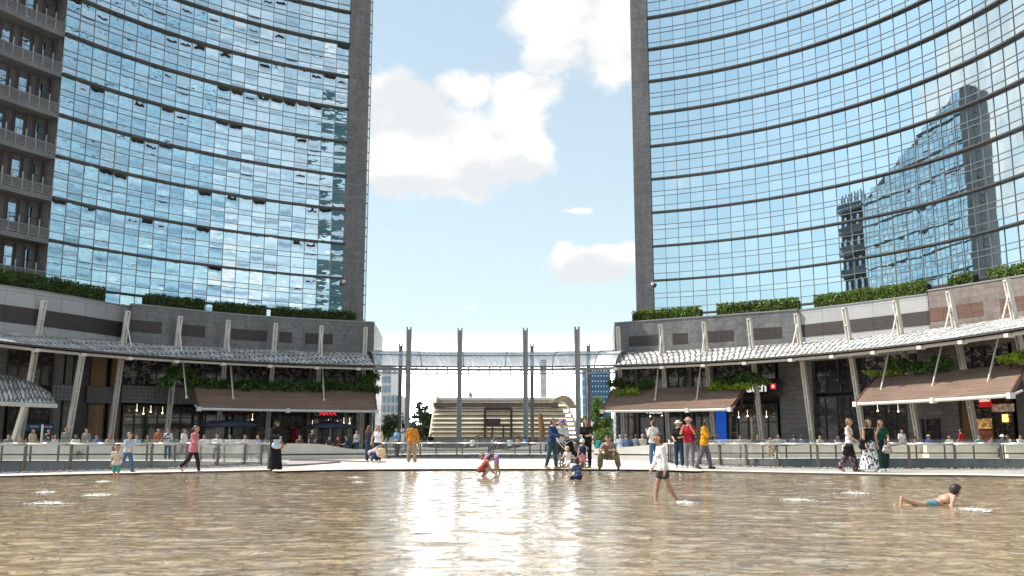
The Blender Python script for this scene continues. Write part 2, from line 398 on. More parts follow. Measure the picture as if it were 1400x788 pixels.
pave = stone('plaza_paving', (.36, .335, .305), (.44, .41, .375), 1.2, .6, .012, (.18, .17, .16), .7)
big_o = [(900*math.cos(2*math.pi*k/48), 900*math.sin(2*math.pi*k/48)) for k in range(48)]
sheet('ground', big_o, [rim]+wells, GZ, pave)
# pale stone rim strip and the light forecourt beyond the pool, 4 mm sheets
pale = stone('pale_rim_paving', (.66, .60, .53), (.72, .66, .58), 1.8, .9, .016, (.34, .31, .27), .65)
rimN = normals(rim+[rim[0]])
def ringout(L, d):
    n = len(L); out = []
    for i in range(n):
        a = L[i-1]; b = L[(i+1) % n]; dx, dy = b[0]-a[0], b[1]-a[1]; q = math.hypot(dx, dy)
        out.append((L[i][0]-(-dy/q)*d, L[i][1]-(dx/q)*d))
    return out
area = sum(rim[i-1][0]*rim[i][1]-rim[i][0]*rim[i-1][1] for i in range(len(rim)))
sgn = 1 if area > 0 else -1
outer = ringout(rim, 1.35*sgn)
sheet('rim_paving', outer, [rim], GZ+.006, pale)
fc = [g2(a, Yg(b)) for a, b in ((372, 644.5), (480, 642.5), (700, 641.6), (880, 642.6), (960, 644.5), (935, 638), (905, 633.5), (860, 629.5), (770, 628.4), (520, 628.4), (470, 631), (420, 637))]
sheet('forecourt_paving', [tuple(p) for p in catmull(fc, 5, True)], [], GZ+.010, pale)
# pool
mb = MB(); rl = [(x, y) for x, y in rim]+[rim[0]]
mb.wall(rl, -.25, GZ-.002, .02*-sgn)
tag(mb.build('pool_kerb', mat('wet_rim_stone', (.10, .08, .065), .4, 0, .3, 3)), kind='structure')
m_w, t, b, out = newmat('shallow_water_over_stone')
co = t.coord('Object')
wob = t.vec('SCALE', t.vec('SUBTRACT', t.noise(co, 1.6, 3, out=1), (.5, .5, .5)), scale=.5)
br = t.n.new('ShaderNodeTexBrick'); t.put(br.inputs['Vector'], t.vec('ADD', co, wob))
br.inputs['Scale'].default_value = 1; br.inputs['Brick Width'].default_value = .6; br.inputs['Row Height'].default_value = .3; br.inputs['Mortar Size'].default_value = .014; br.inputs['Mortar Smooth'].default_value = .4
br.inputs['Color1'].default_value = (.39, .295, .185, 1); br.inputs['Color2'].default_value = (.45, .345, .22, 1); br.inputs['Mortar'].default_value = (.28, .21, .13, 1)
pat = t.noise(co, .3, 4); rip = t.noise(t.mapping(t.vec('ADD', co, wob), (1.0, 1.7, 1)), 4.6, 5, .68, dist=1.0)
base = t.mix(1.0, br.outputs[0], t.mix(t.ramp(pat, .35, .65), (.85, .85, .85), (1.15, 1.15, 1.15)), 'MULTIPLY')
base = t.mix(1.0, base, t.mix(t.ramp(rip, .36, .64), (.50, .48, .46), (1.30, 1.30, 1.30)), 'MULTIPLY')   # light and dark of the water ripples painted into the stone colour
h3 = t.noise(t.mapping(co, (1, 1.6, 1)), 16, 3, .6, dist=.5)
bn = t.n.new('ShaderNodeBump'); bn.inputs['Strength'].default_value = 1.0; bn.inputs['Distance'].default_value = 1.0; t.put(bn.inputs['Height'], t.math('MULTIPLY', h3, .003))
t.put(b.inputs['Base Color'], base); b.inputs['Roughness'].default_value = .8; b.inputs['Specular IOR Level'].default_value = 0
gl = t.n.new('ShaderNodeBsdfGlossy'); gl.inputs['Roughness'].default_value = .03; t.put(gl.inputs['Normal'], bn.outputs[0])
fr = t.n.new('ShaderNodeFresnel'); fr.inputs[0].default_value = 1.45; t.put(fr.inputs['Normal'], bn.outputs[0])
mx = t.n.new('ShaderNodeMixShader'); t.put(mx.inputs[0], fr.outputs[0]); t.l.new(b.outputs[0], mx.inputs[1]); t.l.new(gl.outputs[0], mx.inputs[2]); t.l.new(mx.outputs[0], out.inputs[0])
# the water surface: a real wavy sheet (sum of short wind waves), its edge tucked under the kerb
def inside(X, Y, L):
    c = np.zeros(X.shape, bool); n = len(L)
    for i in range(n):
        x0, y0 = L[i-1]; x1, y1 = L[i]; m = (y0 > Y) != (y1 > Y)
        if y0 != y1: c ^= m & (X < (x1-x0)*(Y-y0)/(y1-y0)+x0)
    return c
gx = np.arange(-24, 24, .075); gy = np.arange(2.5, 35.2, .05); GX, GY = np.meshgrid(gx, gy, indexing='ij'); GH = np.zeros_like(GX)
for i in range(64):
    lam = .16*(9.0**RNG.random()); k = 2*math.pi/lam; th = RNG.normal(1.35, .75); ph = RNG.random()*6.28; amp = .0023*lam*(1 if lam < .7 else .6)
    a = k*(GX*math.cos(th)+GY*math.sin(th))+ph+1.2*np.sin(.35*GX+i)*np.cos(.31*GY+2*i); GH += amp*(np.sin(a)+.28*np.cos(2*a))*(.65+.35*np.sin(.5*GX+.23*GY*(1+i % 3)+i))
GH = np.clip(GH, -.045, .042); nx, ny = GX.shape
big_rim = ringout(rim, .25*sgn); keep = inside(GX[:-1, :-1]+.037, GY[:-1, :-1]+.025, big_rim)
I0 = np.arange(nx*ny).reshape(nx, ny); qd = np.stack([I0[:-1, :-1], I0[1:, :-1], I0[1:, 1:], I0[:-1, 1:]], -1)[keep]
us_, inv = np.unique(qd, return_inverse=True); qd = inv.reshape(qd.shape)
V = np.stack([GX.ravel()[us_], GY.ravel()[us_], GH.ravel()[us_]], 1).astype('f')
me = bpy.data.meshes.new('water'); me.vertices.add(len(V)); me.vertices.foreach_set('co', V.ravel()); me.loops.add(qd.size); me.loops.foreach_set('vertex_index', qd.ravel().astype('i'))
me.polygons.add(len(qd)); me.polygons.foreach_set('loop_start', np.arange(0, qd.size, 4, dtype='i')); me.polygons.foreach_set('loop_total', np.full(len(qd), 4, 'i')); me.polygons.foreach_set('use_smooth', np.ones(len(qd), bool))
me.update(); me.materials.append(m_w); wo = bpy.data.objects.new('water', me); COL.objects.link(wo); tag(wo, kind='structure')
sheet('pool_floor', rim, [], -.08, mat('wet_brown_stone', (.22, .15, .09), .5))
# sunken wells behind the balustrades
for i, L in enumerate(wells):
    mb = MB(); L2 = L+[L[0]]; mb.wall(L2, -5, GZ-.003, -.03 if sum(L[k-1][0]*L[k][1]-L[k][0]*L[k-1][1] for k in range(len(L))) > 0 else .03)
    tag(mb.build('terrace_well', void_wall), kind='structure')
    sheet('terrace_floor', L, [], -5, mat('well_floor', (.14, .14, .14), .7))
# ---------------------------------------------------------------- towers
def tower(name, label, C, Rad, a0, a1, z0, storeys, glass, depth, pier_at, pier_w, topf=None):
    """curved curtain wall: arc about C from angle a0 (pier end) to a1; z0 = level of the first sunshade"""
    n = max(4, int(abs(a1-a0)*Rad/1.5)); A = [a0+(a1-a0)*i/n for i in range(n+1)]
    T = thing(name, label, 'tower', (C[0]+Rad*math.cos((a0+a1)/2), C[1]+Rad*math.sin((a0+a1)/2), 12.0))
    def P(a, r=0.0): return (C[0]+(Rad+r)*math.cos(a), C[1]+(Rad+r)*math.sin(a))
    rows = (0, .22, .5, .64, 1.0)
    top = z0+storeys*4
    zs = [z0-8+4*k+4*f for k in range(storeys+2) for f in rows[:-1]]+[top]
    TF = [min(top, topf(i/n)) if topf else top for i in range(n+1)]
    mb = MB(); fl = a1 < a0
    for j in range(len(zs)-1):
        for i in range(n):
            if zs[j+1] > TF[i]+.01: continue
            p, q = P(A[i]), P(A[i+1])
            quad = [(p[0], p[1], zs[j]), (q[0], q[1], zs[j]), (q[0], q[1], zs[j+1]), (p[0], p[1], zs[j+1])]
            uv = [(i, j), (i+1, j), (i+1, j+1), (i, j+1)]
            if not fl: quad = quad[::-1]; uv = uv[::-1]
            mb.quad(*quad, uv=uv)
    mb.build('glass_facade', glass, T, smooth=topf is None, weld=topf is None)
    mb = MB()
    for i in range(n+1):
        p = P(A[i], -.04); mb.bar((p[0], p[1], zs[0]), (p[0], p[1], TF[i]), .045, .05, up=(math.cos(A[i]), math.sin(A[i]), 0))
    for j, z in enumerate(zs):
        if j % 4:
            for i in range(n):
                if z > TF[i]: continue
                p, q = P(A[i], -.05), P(A[i+1], -.05); mb.bar((p[0], p[1], z), (q[0], q[1], z), .06, .05)
    mb.build('mullion_grid', mat('tower_mullion', (.30, .32, .33), .4, .5, .1, 2), T)
    for k in range(storeys+2):
        z = z0-8+4*k; mb = MB()
        Pp = [P(a, -.42) for a in A]; Pb = [P(a, -.02) for a in A]
        for i in range(n):
            if z > TF[i]: continue
            a, b_, c, d = Pp[i], Pp[i+1], Pb[i+1], Pb[i]
            for (s0, s1, u0, u1) in ((a, b_, -.03, .12), (d, c, .12, -.03)):
                mb.quad((s0[0], s0[1], z+u0), (s1[0], s1[1], z+u0), (s1[0], s1[1], z+u1), (s0[0], s0[1], z+u1))
            mb.quad((a[0], a[1], z+.12), (b_[0], b_[1], z+.12), (c[0], c[1], z+.12), (d[0], d[1], z+.12))
            mb.quad((d[0], d[1], z-.03), (c[0], c[1], z-.03), (b_[0], b_[1], z-.03), (a[0], a[1], z-.03))
        if mb.v: mb.build('sunshade', dark_metal, T)
    # body behind the glass so that the tower casts a shadow and shows a flank
    mb = MB(); far = [P(a, depth) for a in A]; near = [P(a, .25) for a in A]
    base = 9.0; lp = near+far[::-1]; m_ = len(lp)
    mb.add([(x, y, base) for x, y in lp]+[(x, y, z) for (x, y), z in zip(lp, TF+TF[::-1])], [tuple(range(m_, 2*m_))]+[(i, (i+1) % m_, m_+(i+1) % m_, m_+i) for i in range(m_)])
    mb.build('building_core', stone_dark, T)
    # stone pier at the free end
    s_ = 1 if a1 < a0 else -1
    da = pier_w/Rad*s_; mb = MB()
    a, b_ = P(a0, -.35), P(a0+da, -.35); c, d = P(a0+da, 6), P(a0, 6)
    lp = [a, b_, c, d]
    for k in range(storeys+2):
        zz0, zz1 = (base if k == 0 else z0-8+4*k), z0-4+4*k
        mb.add([(x, y, zz0+.03) for x, y in lp]+[(x, y, zz1) for x, y in lp], [(0, 1, 2, 3), (7, 6, 5, 4)]+[(i, (i+1) % 4, 4+(i+1) % 4, 4+i) for i in range(4)])
    mb.add([(x+(0), y+.03, base) for x, y in lp]+[(x, y+.03, top) for x, y in lp], [(i, (i+1) % 4, 4+(i+1) % 4, 4+i) for i in range(4)])
    mb.build('stone_pier', stone_dark, T)
    mb = MB(); z = z0+1.5; q = P(a0, -.5)
    mb.box((q[0], q[1], z0-.35), (.35, .35, .3)); mb.bar((q[0], q[1], z0-.2), P(a0, 0)+(z0-.1,), .08, .08)
    mb.ball((q[0]-.05, q[1]-.15, z0-.5), .16)
    mb.build('dome_camera', mat('white_camera', (.75, .75, .73), .4), T)
    return T, P, A, top
gl_r = glassmirror('blue_mirror_glass', (.58, .74, .82), (.70, .83, .885), .003, .006)
gl_l = glassmirror('rippled_mirror_glass', (.58, .74, .81), (.86, .94, .96), .03, .20, smear=-.40)
def circ3(p, q, r):
    ax, ay, bx, by, cx, cy = *p, *q, *r; d = 2*(ax*(by-cy)+bx*(cy-ay)+cx*(ay-by))
    ux = ((ax*ax+ay*ay)*(by-cy)+(bx*bx+by*by)*(cy-ay)+(cx*cx+cy*cy)*(ay-by))/d
    uy = ((ax*ax+ay*ay)*(cx-bx)+(bx*bx+by*by)*(ax-cx)+(cx*cx+cy*cy)*(bx-ax))/d
    return (ux, uy), math.hypot(ax-ux, ay-uy)
TZ = 19.2
def xy(px, py, z): p = pz(px, py, z); return (p.x, p.y)
rA, rB, rC = xy(893.5, 384.6, TZ), xy(1140, 360, TZ), xy(1400, 304.5, TZ)
c, r = circ3(rA, rB, rC); print('right tower', c, r)
aA = math.atan2(rA[1]-c[1], rA[0]-c[0]); aC = math.atan2(rC[1]-c[1], rC[0]-c[0])
Tr, Pr, Ar, topr = tower('glass_tower', 'tall curved blue glass tower on the right with dark horizontal sunshades reflecting clouds', c, r, aA, aC-.42, TZ, 17, gl_r, 16, aA, 2.0)
lA, lB, lC = xy(469, 381.6, TZ), xy(268, 307+47.5, TZ), xy(90, 333.5, TZ)
r = 52.0; mx_, my_ = (lA[0]+lC[0])/2, (lA[1]+lC[1])/2; ch = math.dist(lA, lC); hx, hy = (lA[1]-lC[1])/ch, -(lA[0]-lC[0])/ch; hh = math.sqrt(r*r-ch*ch/4)
if hy > 0: hx, hy = -hx, -hy
c = (mx_+hx*hh, my_+hy*hh); print('left tower', c, r, lA, lC)
aA = math.atan2(lA[1]-c[1], lA[0]-c[0]); aC = math.atan2(lC[1]-c[1], lC[0]-c[0]); aC += .034*(1 if aC > aA else -1)
Tl, Pl, Al, topl = tower('glass_tower', 'curved glass tower on the left with rippled reflections and open balconies at its side', c, r, aA, aC, TZ, 9, gl_l, 9, aA, 2.35, lambda u: TZ+24+12.5*(1-u)**.8)
# glazed edge of the left tower beyond its stone pier
da = 2.4/r; mb = MB(); p0, p1 = Pl(aA-da, .8), Pl(aA-da-.6/r, 1.6)
mb.quad((*p0, 12.5), (*p1, 12.5), (*p1, topl), (*p0, topl)); mb.build('edge_glazing', clear('edge_glass', (.75, .85, .87), .2, .12), Tl)
mb = MB(); z = 12.6; k = 0
while z < topl:
    mb.bar((*p0, z), (*p1, z), .08, .10); z += (1.1, 1.1, 1.8)[k % 3]; k += 1
mb.bar((*p1, 12.5), (*p1, topl), .07, .07); mb.build('edge_bars', dark_metal, Tl)
# balcony wing that carries the curve on to the left
na = 9; WTOP = TZ+24; WA = [aC+(aC-aA)/abs(aC-aA)*i*2.0/r for i in range(5)]
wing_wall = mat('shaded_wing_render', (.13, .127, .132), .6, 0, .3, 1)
wing_glass = glassmirror('wing_window_glass', (.45, .55, .62), (.62, .70, .75), .03, .03)
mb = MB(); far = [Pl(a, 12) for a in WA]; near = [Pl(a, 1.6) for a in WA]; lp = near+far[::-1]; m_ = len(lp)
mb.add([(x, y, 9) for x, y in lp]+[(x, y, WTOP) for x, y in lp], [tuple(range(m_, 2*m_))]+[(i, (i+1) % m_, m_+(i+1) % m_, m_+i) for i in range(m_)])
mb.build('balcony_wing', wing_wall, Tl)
for k in range(9):
    z = TZ-8+4*k; mb = MB(); s_ = MB(); gp_ = MB(); wd = MB(); fr_ = MB()
    for i in range(len(WA)-1):
        a, b_ = WA[i], WA[i+1]; pa, pb, pc, pd = Pl(a, -.12), Pl(b_, -.12), Pl(b_, 1.6), Pl(a, 1.6)
        vs = [(*q, zz) for zz in (z-.35, z+.12) for q in (pa, pb, pc, pd)]
        s_.add(vs, [(0, 1, 2, 3), (7, 6, 5, 4)]+[(q, (q+1) % 4, 4+(q+1) % 4, 4+q) for q in range(4)])
        pa, pb = Pl(a, -.02), Pl(b_, -.02)
        mb.bar((*pa, z+1.05), (*pb, z+1.05), .06, .06); mb.bar((*pa, z+.25), (*pb, z+.25), .04, .05)
        m2 = Pl((a+b_)/2, -.04)
        for q in (pa, m2): mb.bar((*q, z+.1), (*q, z+1.75), .12, .05)
        gp_.quad((*pa, z+.25), (*pb, z+.25), (*pb, z+1.0), (*pa, z+1.0))
        ia, ib = Pl(a+(b_-a)*.08, 1.55), Pl(a+(b_-a)*.62, 1.55)
        wd.quad((*ia, z+.9), (*ib, z+.9), (*ib, z+3.1), (*ia, z+3.1), uv=[(i, k), (i+.99, k), (i+.99, k+.99), (i, k+.99)])
        for q in (ia, ib): fr_.bar((*q, z+.1), (*q, z+3.5), .18, .3)
        fr_.bar((*ia, z+2.2), (*ib, z+2.2), .08, .06)
    sl = s_.build('balcony_slab', mat('slab_metal', (.20, .197, .20), .5, .1), Tl)
    mb.build('balcony_railing', mat('pale_rail_metal', (.36, .35, .345), .4, .3), sl); gp_.build('railing_panel', mat('grey_rail_panel', (.15, .14, .142), .5, .2), sl)
    w_ = wd.build('wing_window', wing_glass, Tl); fr_.build('window_frame', mat('brown_window_frame', (.10, .085, .08), .6), w_)

# tower across the plaza, beyond the frame, that the left tower mirrors in its right-hand panes
T = thing('office_tower', 'dark teal glass tower mirrored in the right-hand panes of the left tower', 'tower', (60, 15, 0))
tealg = stone('dark_teal_glazing', (.05, .12, .14), (.09, .17, .19), 1.5, 4.0, .06, (.02, .03, .03), .25, 0, .2)
mb = MB(); mb.wall([(50, 26), (50, 3)], 0, 78, -18); mb.build('glass_facade', tealg, T)
mb = MB()
for k in range(19): mb.bar((49.8, 26.2, 4*k+3), (49.8, 2.8, 4*k+3), .5, .35)
mb.build('floor_bands', mat('pale_floor_band', (.30, .33, .33), .5), T)
# ---------------------------------------------------------------- podium buildings under the towers
PZ = 13.5
def topline(L, z=PZ):
    P = [pz(a, b, z) for a, b in L]; return [tuple(p) for p in catmull([(p.x, p.y) for p in P], 6)]
panel_white = stone('pale_metal_panels', (.42, .42, .43), (.47, .47, .475), 2.6, 1.2, .02, (.2, .2, .2), .4, 0, .06)
louvre_dark = stone('dark_louvre_band', (.07, .055, .05), (.085, .07, .06), 2.6, .12, .03, (.025, .02, .02), .5, 0, .1)
Bl = thing('podium_building', 'dark stone podium of shops under the left tower, shaded and planted', 'building', (*Q(300, 8), 0))
Br = thing('podium_building', 'sunlit podium of shops under the right tower with pale panels and brown stone', 'building', (*Q(1150, 8), 0))
lineLp = topline([(-80, 380), (0, 391), (90, 405), (179, 421)]); lineLs = topline([(181, 416.5), (300, 428.5), (400, 436), (512, 441.5)])
lineRs = topline([(840, 442.5), (960, 434), (1090, 424.4)]); lineRp = topline([(1091, 425.2), (1180, 414.5), (1268, 403)]); lineRb = topline([(1268.6, 398.5), (1330, 389), (1400, 377.5), (1470, 365)])
def upper(P, m, B, nm, bands=None):
    mb = MB(); mb.wall(P, 8.6, PZ, 1.0); o = mb.build(nm, m, B)
    mb = MB(); mb.wall([(p[0]-n[0]*.06, p[1]-n[1]*.06) for p, n in zip(P, normals(P))], PZ, PZ+.12, .6); mb.build('coping', grey_metal, B)
    if bands:
        mb = MB(); mb.wall([(p[0]-n[0]*.03, p[1]-n[1]*.03) for p, n in zip(P, normals(P))], bands[0], bands[1], .02); mb.build('louvre_band', bands[2], B)
    return o
upper(lineLp, panel_white, Bl, 'parapet_panels', (10.6, 12.0, louvre_dark)); upper(lineLs, stone_dark, Bl, 'parapet_wall')
for (a, b) in ((.03, .16), (.22, .33), (.40, .56), (.62, .70), (.74, .86)):      # recessed louvres in the dark stone
    i0, i1 = int(a*(len(lineLs)-1)), int(b*(len(lineLs)-1)); N_ = normals(lineLs)
    mb = MB(); mb.wall([(lineLs[i][0]-N_[i][0]*.02, lineLs[i][1]-N_[i][1]*.02) for i in range(i0, i1+1)], 11.0, 12.1, .01); mb.build('wall_louvre', louvre_dark, Bl)
upper(lineRs, stone_dark, Br, 'parapet_wall'); upper(lineRp, panel_white, Br, 'parapet_panels', (10.9, 12.1, louvre_dark)); upper(lineRb, stone_warm, Br, 'parapet_wall')
for L_, sp in ((lineRs, ((.16, .32), (.36, .46), (.52, .74), (.78, .92))), (lineRb, ((.05, .42), (.5, .95)))):
    for (a, b) in sp:
        i0, i1 = int(a*(len(L_)-1)), max(int(b*(len(L_)-1)), int(a*(len(L_)-1))+1); N_ = normals(L_)
        mb = MB(); mb.wall([(L_[i][0]-N_[i][0]*.02, L_[i][1]-N_[i][1]*.02) for i in range(i0, i1+1)], 10.9, 12.0, .01); mb.build('wall_louvre', louvre_dark if L_ is lineRs else stone('brown_louvre', (.15, .08, .055), (.19, .105, .07), 2.6, .14, .02, (.05, .03, .02)), Br)
# returns and roof deck
def endwall(p, q, z0, z1, m, B, nm):
    mb = MB(); mb.wall([p, q], z0, z1, .3); mb.build(nm, m, B)
e = lineLs[-1]; endwall(e, (e[0]-1.0, e[1]+14), 0, PZ, stone_dark, Bl, 'end_wall')
e = lineRs[0]; endwall((e[0]+1.2, e[1]+14), e, 0, PZ, stone_dark, Br, 'end_wall')
def deck(P, B, back=34):
    far = [(p[0]*1.0+n[0]*back, p[1]+n[1]*back) for p, n in zip(P, normals(P))]; mb = MB()
    for i in range(len(P)-1): mb.quad((*P[i], 13.0), (*P[i+1], 13.0), (*far[i+1], 13.0), (*far[i], 13.0))
    mb.build('roof_deck', grey_metal, B)
deck(lineLs, Bl, 14); deck(lineRs, Br, 14); deck(lineLp, Bl, 12); deck(lineRp, Br, 12); deck(lineRb, Br, 12)

# storefronts: backing wall + panels along the curve, OFF metres behind the eave
OFF = 7.6
etched = None
def shopglass(name, c1, c2, sc, lo, hi):
    m, t, b, _ = newmat(name)
    f = t.ramp(t.noise(t.mapping(t.coord('Object'), sc), 1.0, 4, .6, dist=1.2), lo, hi)
    t.put(b.inputs['Base Color'], t.mix(f, c1, c2)); b.inputs['Roughness'].default_value = .12; b.inputs['Specular IOR Level'].default_value = .6; return m
etched = shopglass('etched_leaf_glass', (.05, .047, .045), (.34, .33, .31), (1.5, 1.5, 2.1), .50, .58)
shopg = shopglass('dark_shop_glass', (.045, .042, .04), (.21, .18, .15), (1.1, 1.1, 2.0), .48, .72)
shopg2 = shopglass('busy_shop_glass', (.05, .044, .04), (.40, .31, .21), (1.9, 1.9, 3.2), .50, .72)
goldg = shopglass('painted_shop_glow', (.06, .04, .02), (.50, .34, .13), (2.2, 2.2, 2.6), .38, .62)  # the shop's warm light painted into the pane as gold blotches
balc = stone('pale_mesh_balcony', (.20, .19, .20), (.23, .22, .23), .35, .35, .03, (.10, .10, .10), .5, 0)
frame_m = mat('dark_window_frame', (.055, .05, .047), .5, .2)
def panel(B, nm, p0, p1, z0, z1, m, off=OFF, th=.12, mull=0, hbar=()):
    P = curve(p0, p1, off, (z0+z1)/2, 6); mb = MB(); mb.wall(P, z0, z1, th); o = mb.build(nm, m, B)
    if mull or hbar:
        mb = MB(); 
        for i in range(mull+1):
            q = Q(p0+(p1-p0)*i/max(1, mull), off-.05, (z0+z1)/2); n = Nrm(p0+(p1-p0)*i/max(1, mull), off)
            mb.bar((*q, z0), (*q, z1), .1, .12, up=(n[0], n[1], 0))
        Pb = curve(p0, p1, off-.06, (z0+z1)/2, 10)
        for h in (z0+.06, z1-.06, *hbar):
            for i in range(len(Pb)-1): mb.bar((*Pb[i], h), (*Pb[i+1], h), .1, .1)
        mb.build('window_frame', frame_m, o)
    return o
def backing(B, p0, p1):
    P = curve(p0, p1, OFF+1.2, 4, 8); mb = MB(); mb.wall(P, 0, 9.9, 6.0); mb.build('back_wall', shop_dark, B)
backing(Bl, -70, 508); backing(Br, 846, 1470)
grey_pier = stone('grey_pier_stone', (.16, .155, .15), (.20, .19, .185), .9, .6, .01, (.08, .08, .08), .6)
# left side, from the frame edge to the passage
panel(Bl, 'stone_wall', -60, 8, 0, 9.4, stone_low, mull=0)
panel(Bl, 'shop_window', 10, 72, 0.1, 4.6, shopg, mull=4, hbar=(3.2,)); panel(Bl, 'shop_window', 10, 72, 5.0, 9.2, shopg, mull=4)
panel(Bl, 'stone_pier', 74, 84, 0, 9.3, grey_pier, OFF-.6, .5); panel(Bl, 'stone_pier', 87, 96, 0, 9.3, grey_pier, OFF-.3, .5)
panel(Bl, 'balcony_panel', 72, 104, 4.6, 6.0, balc, OFF-1.0, .15); panel(Bl, 'stone_wall', 97, 120, 0, 9.4, shop_dark)  # last panel: flat near-black sheet, a recess's shade put into its colour
panel(Bl, 'timber_wall', 121, 143, 0, 9.3, wood_warm, mull=1, hbar=(4.4, 6.0)); panel(Bl, 'timber_wall', 149, 165, 0, 9.3, wood_warm, mull=1, hbar=(4.4, 6.0))
panel(Bl, 'balcony_panel', 119, 166, 4.5, 6.0, mat('grey_spandrel', (.13, .12, .125), .5), OFF-.4, .15)
panel(Bl, 'etched_window', 167, 262, 6.3, 9.2, etched, mull=4); panel(Bl, 'balcony_panel', 167, 232, 4.6, 6.2, balc, OFF-1.0, .2); panel(Bl, 'balcony_panel', 233, 268, 4.6, 6.2, grey_metal, OFF-.9, .2)
panel(Bl, 'shop_window', 167, 262, .1, 4.4, shopg2, mull=6, hbar=(2.6, 3.3))
for k, (a, b) in enumerate(((264, 312), (318, 366), (372, 420), (426, 470), (474, 508))):
    panel(Bl, 'etched_window', a, b, 5.4, 9.2, etched, mull=3); panel(Bl, 'shop_window', a, b, .1, 4.6, (shopg, shopg2, shopg2, shopg2, shopg)[k], mull=3, hbar=(3.0,)); panel(Bl, 'stone_pier', b+.6, b+5.2, 0, 9.3, grey_pier, OFF-.5, .5)
# right side
for k, (a, b) in enumerate(((850, 868), (873, 908), (913, 942), (947, 972))):
    panel(Br, 'etched_window', a, b, 5.4, 9.2, etched, mull=2); panel(Br, 'shop_window', a, b, .1, 4.6, (goldg, shopg, shopg, shopg2)[k], mull=2, hbar=(3.6,)); panel(Br, 'stone_pier', b+.6, b+4.4, 0, 9.3, grey_pier, OFF-.5, .5)
panel(Br, 'stone_pier', 844, 849, 0, 9.3, grey_pier, OFF-.5, .5)
panel(Br, 'blue_door', 978, 993, .1, 4.3, emit('blue_screen', (.012, .10, .55), .35), OFF-.2)
panel(Br, 'etched_window', 977, 1060, 7.0, 9.2, etched, mull=4); panel(Br, 'shop_window', 996, 1064, .1, 4.7, shopg2, mull=5, hbar=(2.9, 3.9))
panel(Br, 'stone_wall', 1066, 1112, 0, 9.4, stone_low, OFF-.6, .6)
panel(Br, 'shop_window', 1113, 1180, .1, 5.2, shopg, mull=4, hbar=(2.9,)); panel(Br, 'etched_window', 1113, 1180, 5.5, 9.2, shopglass('painted_reflection_glass', (.02, .02, .02), (.27, .25, .22), (1.1, 1.1, .9), .54, .68), mull=4)  # last pane: pale blotches in its colour are painted tree reflections
panel(Br, 'shop_window', 1182, 1240, .1, 5.0, shopg, mull=4, hbar=(3.0,)); panel(Br, 'etched_window', 1182, 1252, 5.4, 9.2, etched, mull=4)
panel(Br, 'stone_wall', 1241, 1312, 0, 5.0, stone_low, OFF-.3, .4)
for (a, b) in ((1252, 1262), (1268, 1284)): panel(Br, 'door', a, b, .1, 2.9, shopg, OFF-.4, .1, 1, (2.4,))
panel(Br, 'stone_wall', 1254, 1310, 5.2, 9.3, stone_low, OFF-.3, .4); panel(Br, 'etched_window', 1312, 1380, 5.4, 9.2, etched, mull=4); panel(Br, 'timber_wall', 1314, 1326, 0, 4.9, wood_warm)
lshop = thing('toy_shop_front', 'lit toy shop front with colourful shelves beneath the far right awning', 'shopfront', (*Q(1356, OFF-.3), 0))
panel(lshop, 'shop_window', 1330, 1386, .1, 4.6, shopg2, OFF-.3, .1, 4, (2.9,))
panel(lshop, 'lit_shelf', 1334, 1356, 2.0, 2.8, emit('warm_display', (.8, .45, .15), .55, (3, 3, 4)), OFF-.42, .06); panel(lshop, 'lit_shelf', 1334, 1358, .9, 1.9, emit('red_display', (.35, .10, .05), .3, (4, 4, 5)), OFF-.42, .06)
panel(lshop, 'lit_sign', 1370, 1378, 2.5, 3.1, emit('yellow_lightbox', (.9, .62, .2), 1.1), OFF-.44, .06)
panel(lshop, 'lit_band', 1356, 1386, 3.3, 3.9, emit('pale_lightbox', (.5, .42, .3), .35, (3, 3, 3)), OFF-.44, .06)
panel(Br, 'stone_wall', 1388, 1465, 0, 9.4, stone_low, OFF-.4, .5)
# little shop lamps
for B, xs in ((Bl, ((187, 3.9), (196, 3.6), (206, 3.8), (222, 3.7), (449, 3.1), (461, 2.6), (470, 2.9), (478, 2.9), (427, 2.6), (434, 2.9), (345, 3.2))), (Br, ((889, 3.6), (905, 3.7), (1010, 3.4), (1022, 3.5), (1048, 3.4), (1200, 3.7), (1228, 3.6)))):
    for px, z in xs:
        mb = MB(); q = Q(px, OFF-.8, z); mb.ball((*q, z), .085); mb.tube([(*q, z+.05), (*q, z+.6)], .012, 5); mb.build('pendant_lamp', emit('lamp_glow_%d' % px, (1, .82, .55), 2.5), B)
# ---------------------------------------------------------------- ring canopy
def canopy_mat(name, ca, cb, alpha=None):
    m, t, b, out = newmat(name); uv = t.coord('UV')
    wv = t.vec('ADD', uv, t.vec('SCALE', t.vec('SUBTRACT', t.noise(uv, 1.6, 2, out=1), (.5, .5, .5)), scale=.5))
    n = t.n.new('ShaderNodeTexBrick'); t.put(n.inputs['Vector'], t.mapping(wv, (1.15, .36, 1), (0, 0, 0), (0, 0, .70)))
    n.inputs['Scale'].default_value = 1; n.inputs['Brick Width'].default_value = .80; n.inputs['Row Height'].default_value = .40; n.inputs['Mortar Size'].default_value = .07; n.inputs['Mortar Smooth'].default_value = .2
    n.inputs['Color1'].default_value = (*ca, 1); n.inputs['Color2'].default_value = (*[x*.62 for x in ca], 1); n.inputs['Mortar'].default_value = (*cb, 1)
    ns = t.noise(uv, .55, 3); c = t.mix(1.0, n.outputs[0], t.mix(t.ramp(ns, .3, .7), (.75, .75, .75), (1.15, 1.15, 1.15)), 'MULTIPLY')
    t.put(b.inputs['Base Color'], c); b.inputs['Roughness'].default_value = .5; b.inputs['Metallic'].default_value = .15
    t.put(b.inputs['Normal'], t.bump(n.outputs['Fac'], .6, -.03))
    if alpha is not None: t.put(b.inputs['Alpha'], alpha)
    return m
can_m = canopy_mat('perforated_scale_roof', (.90, .89, .87), (.12, .12, .13))
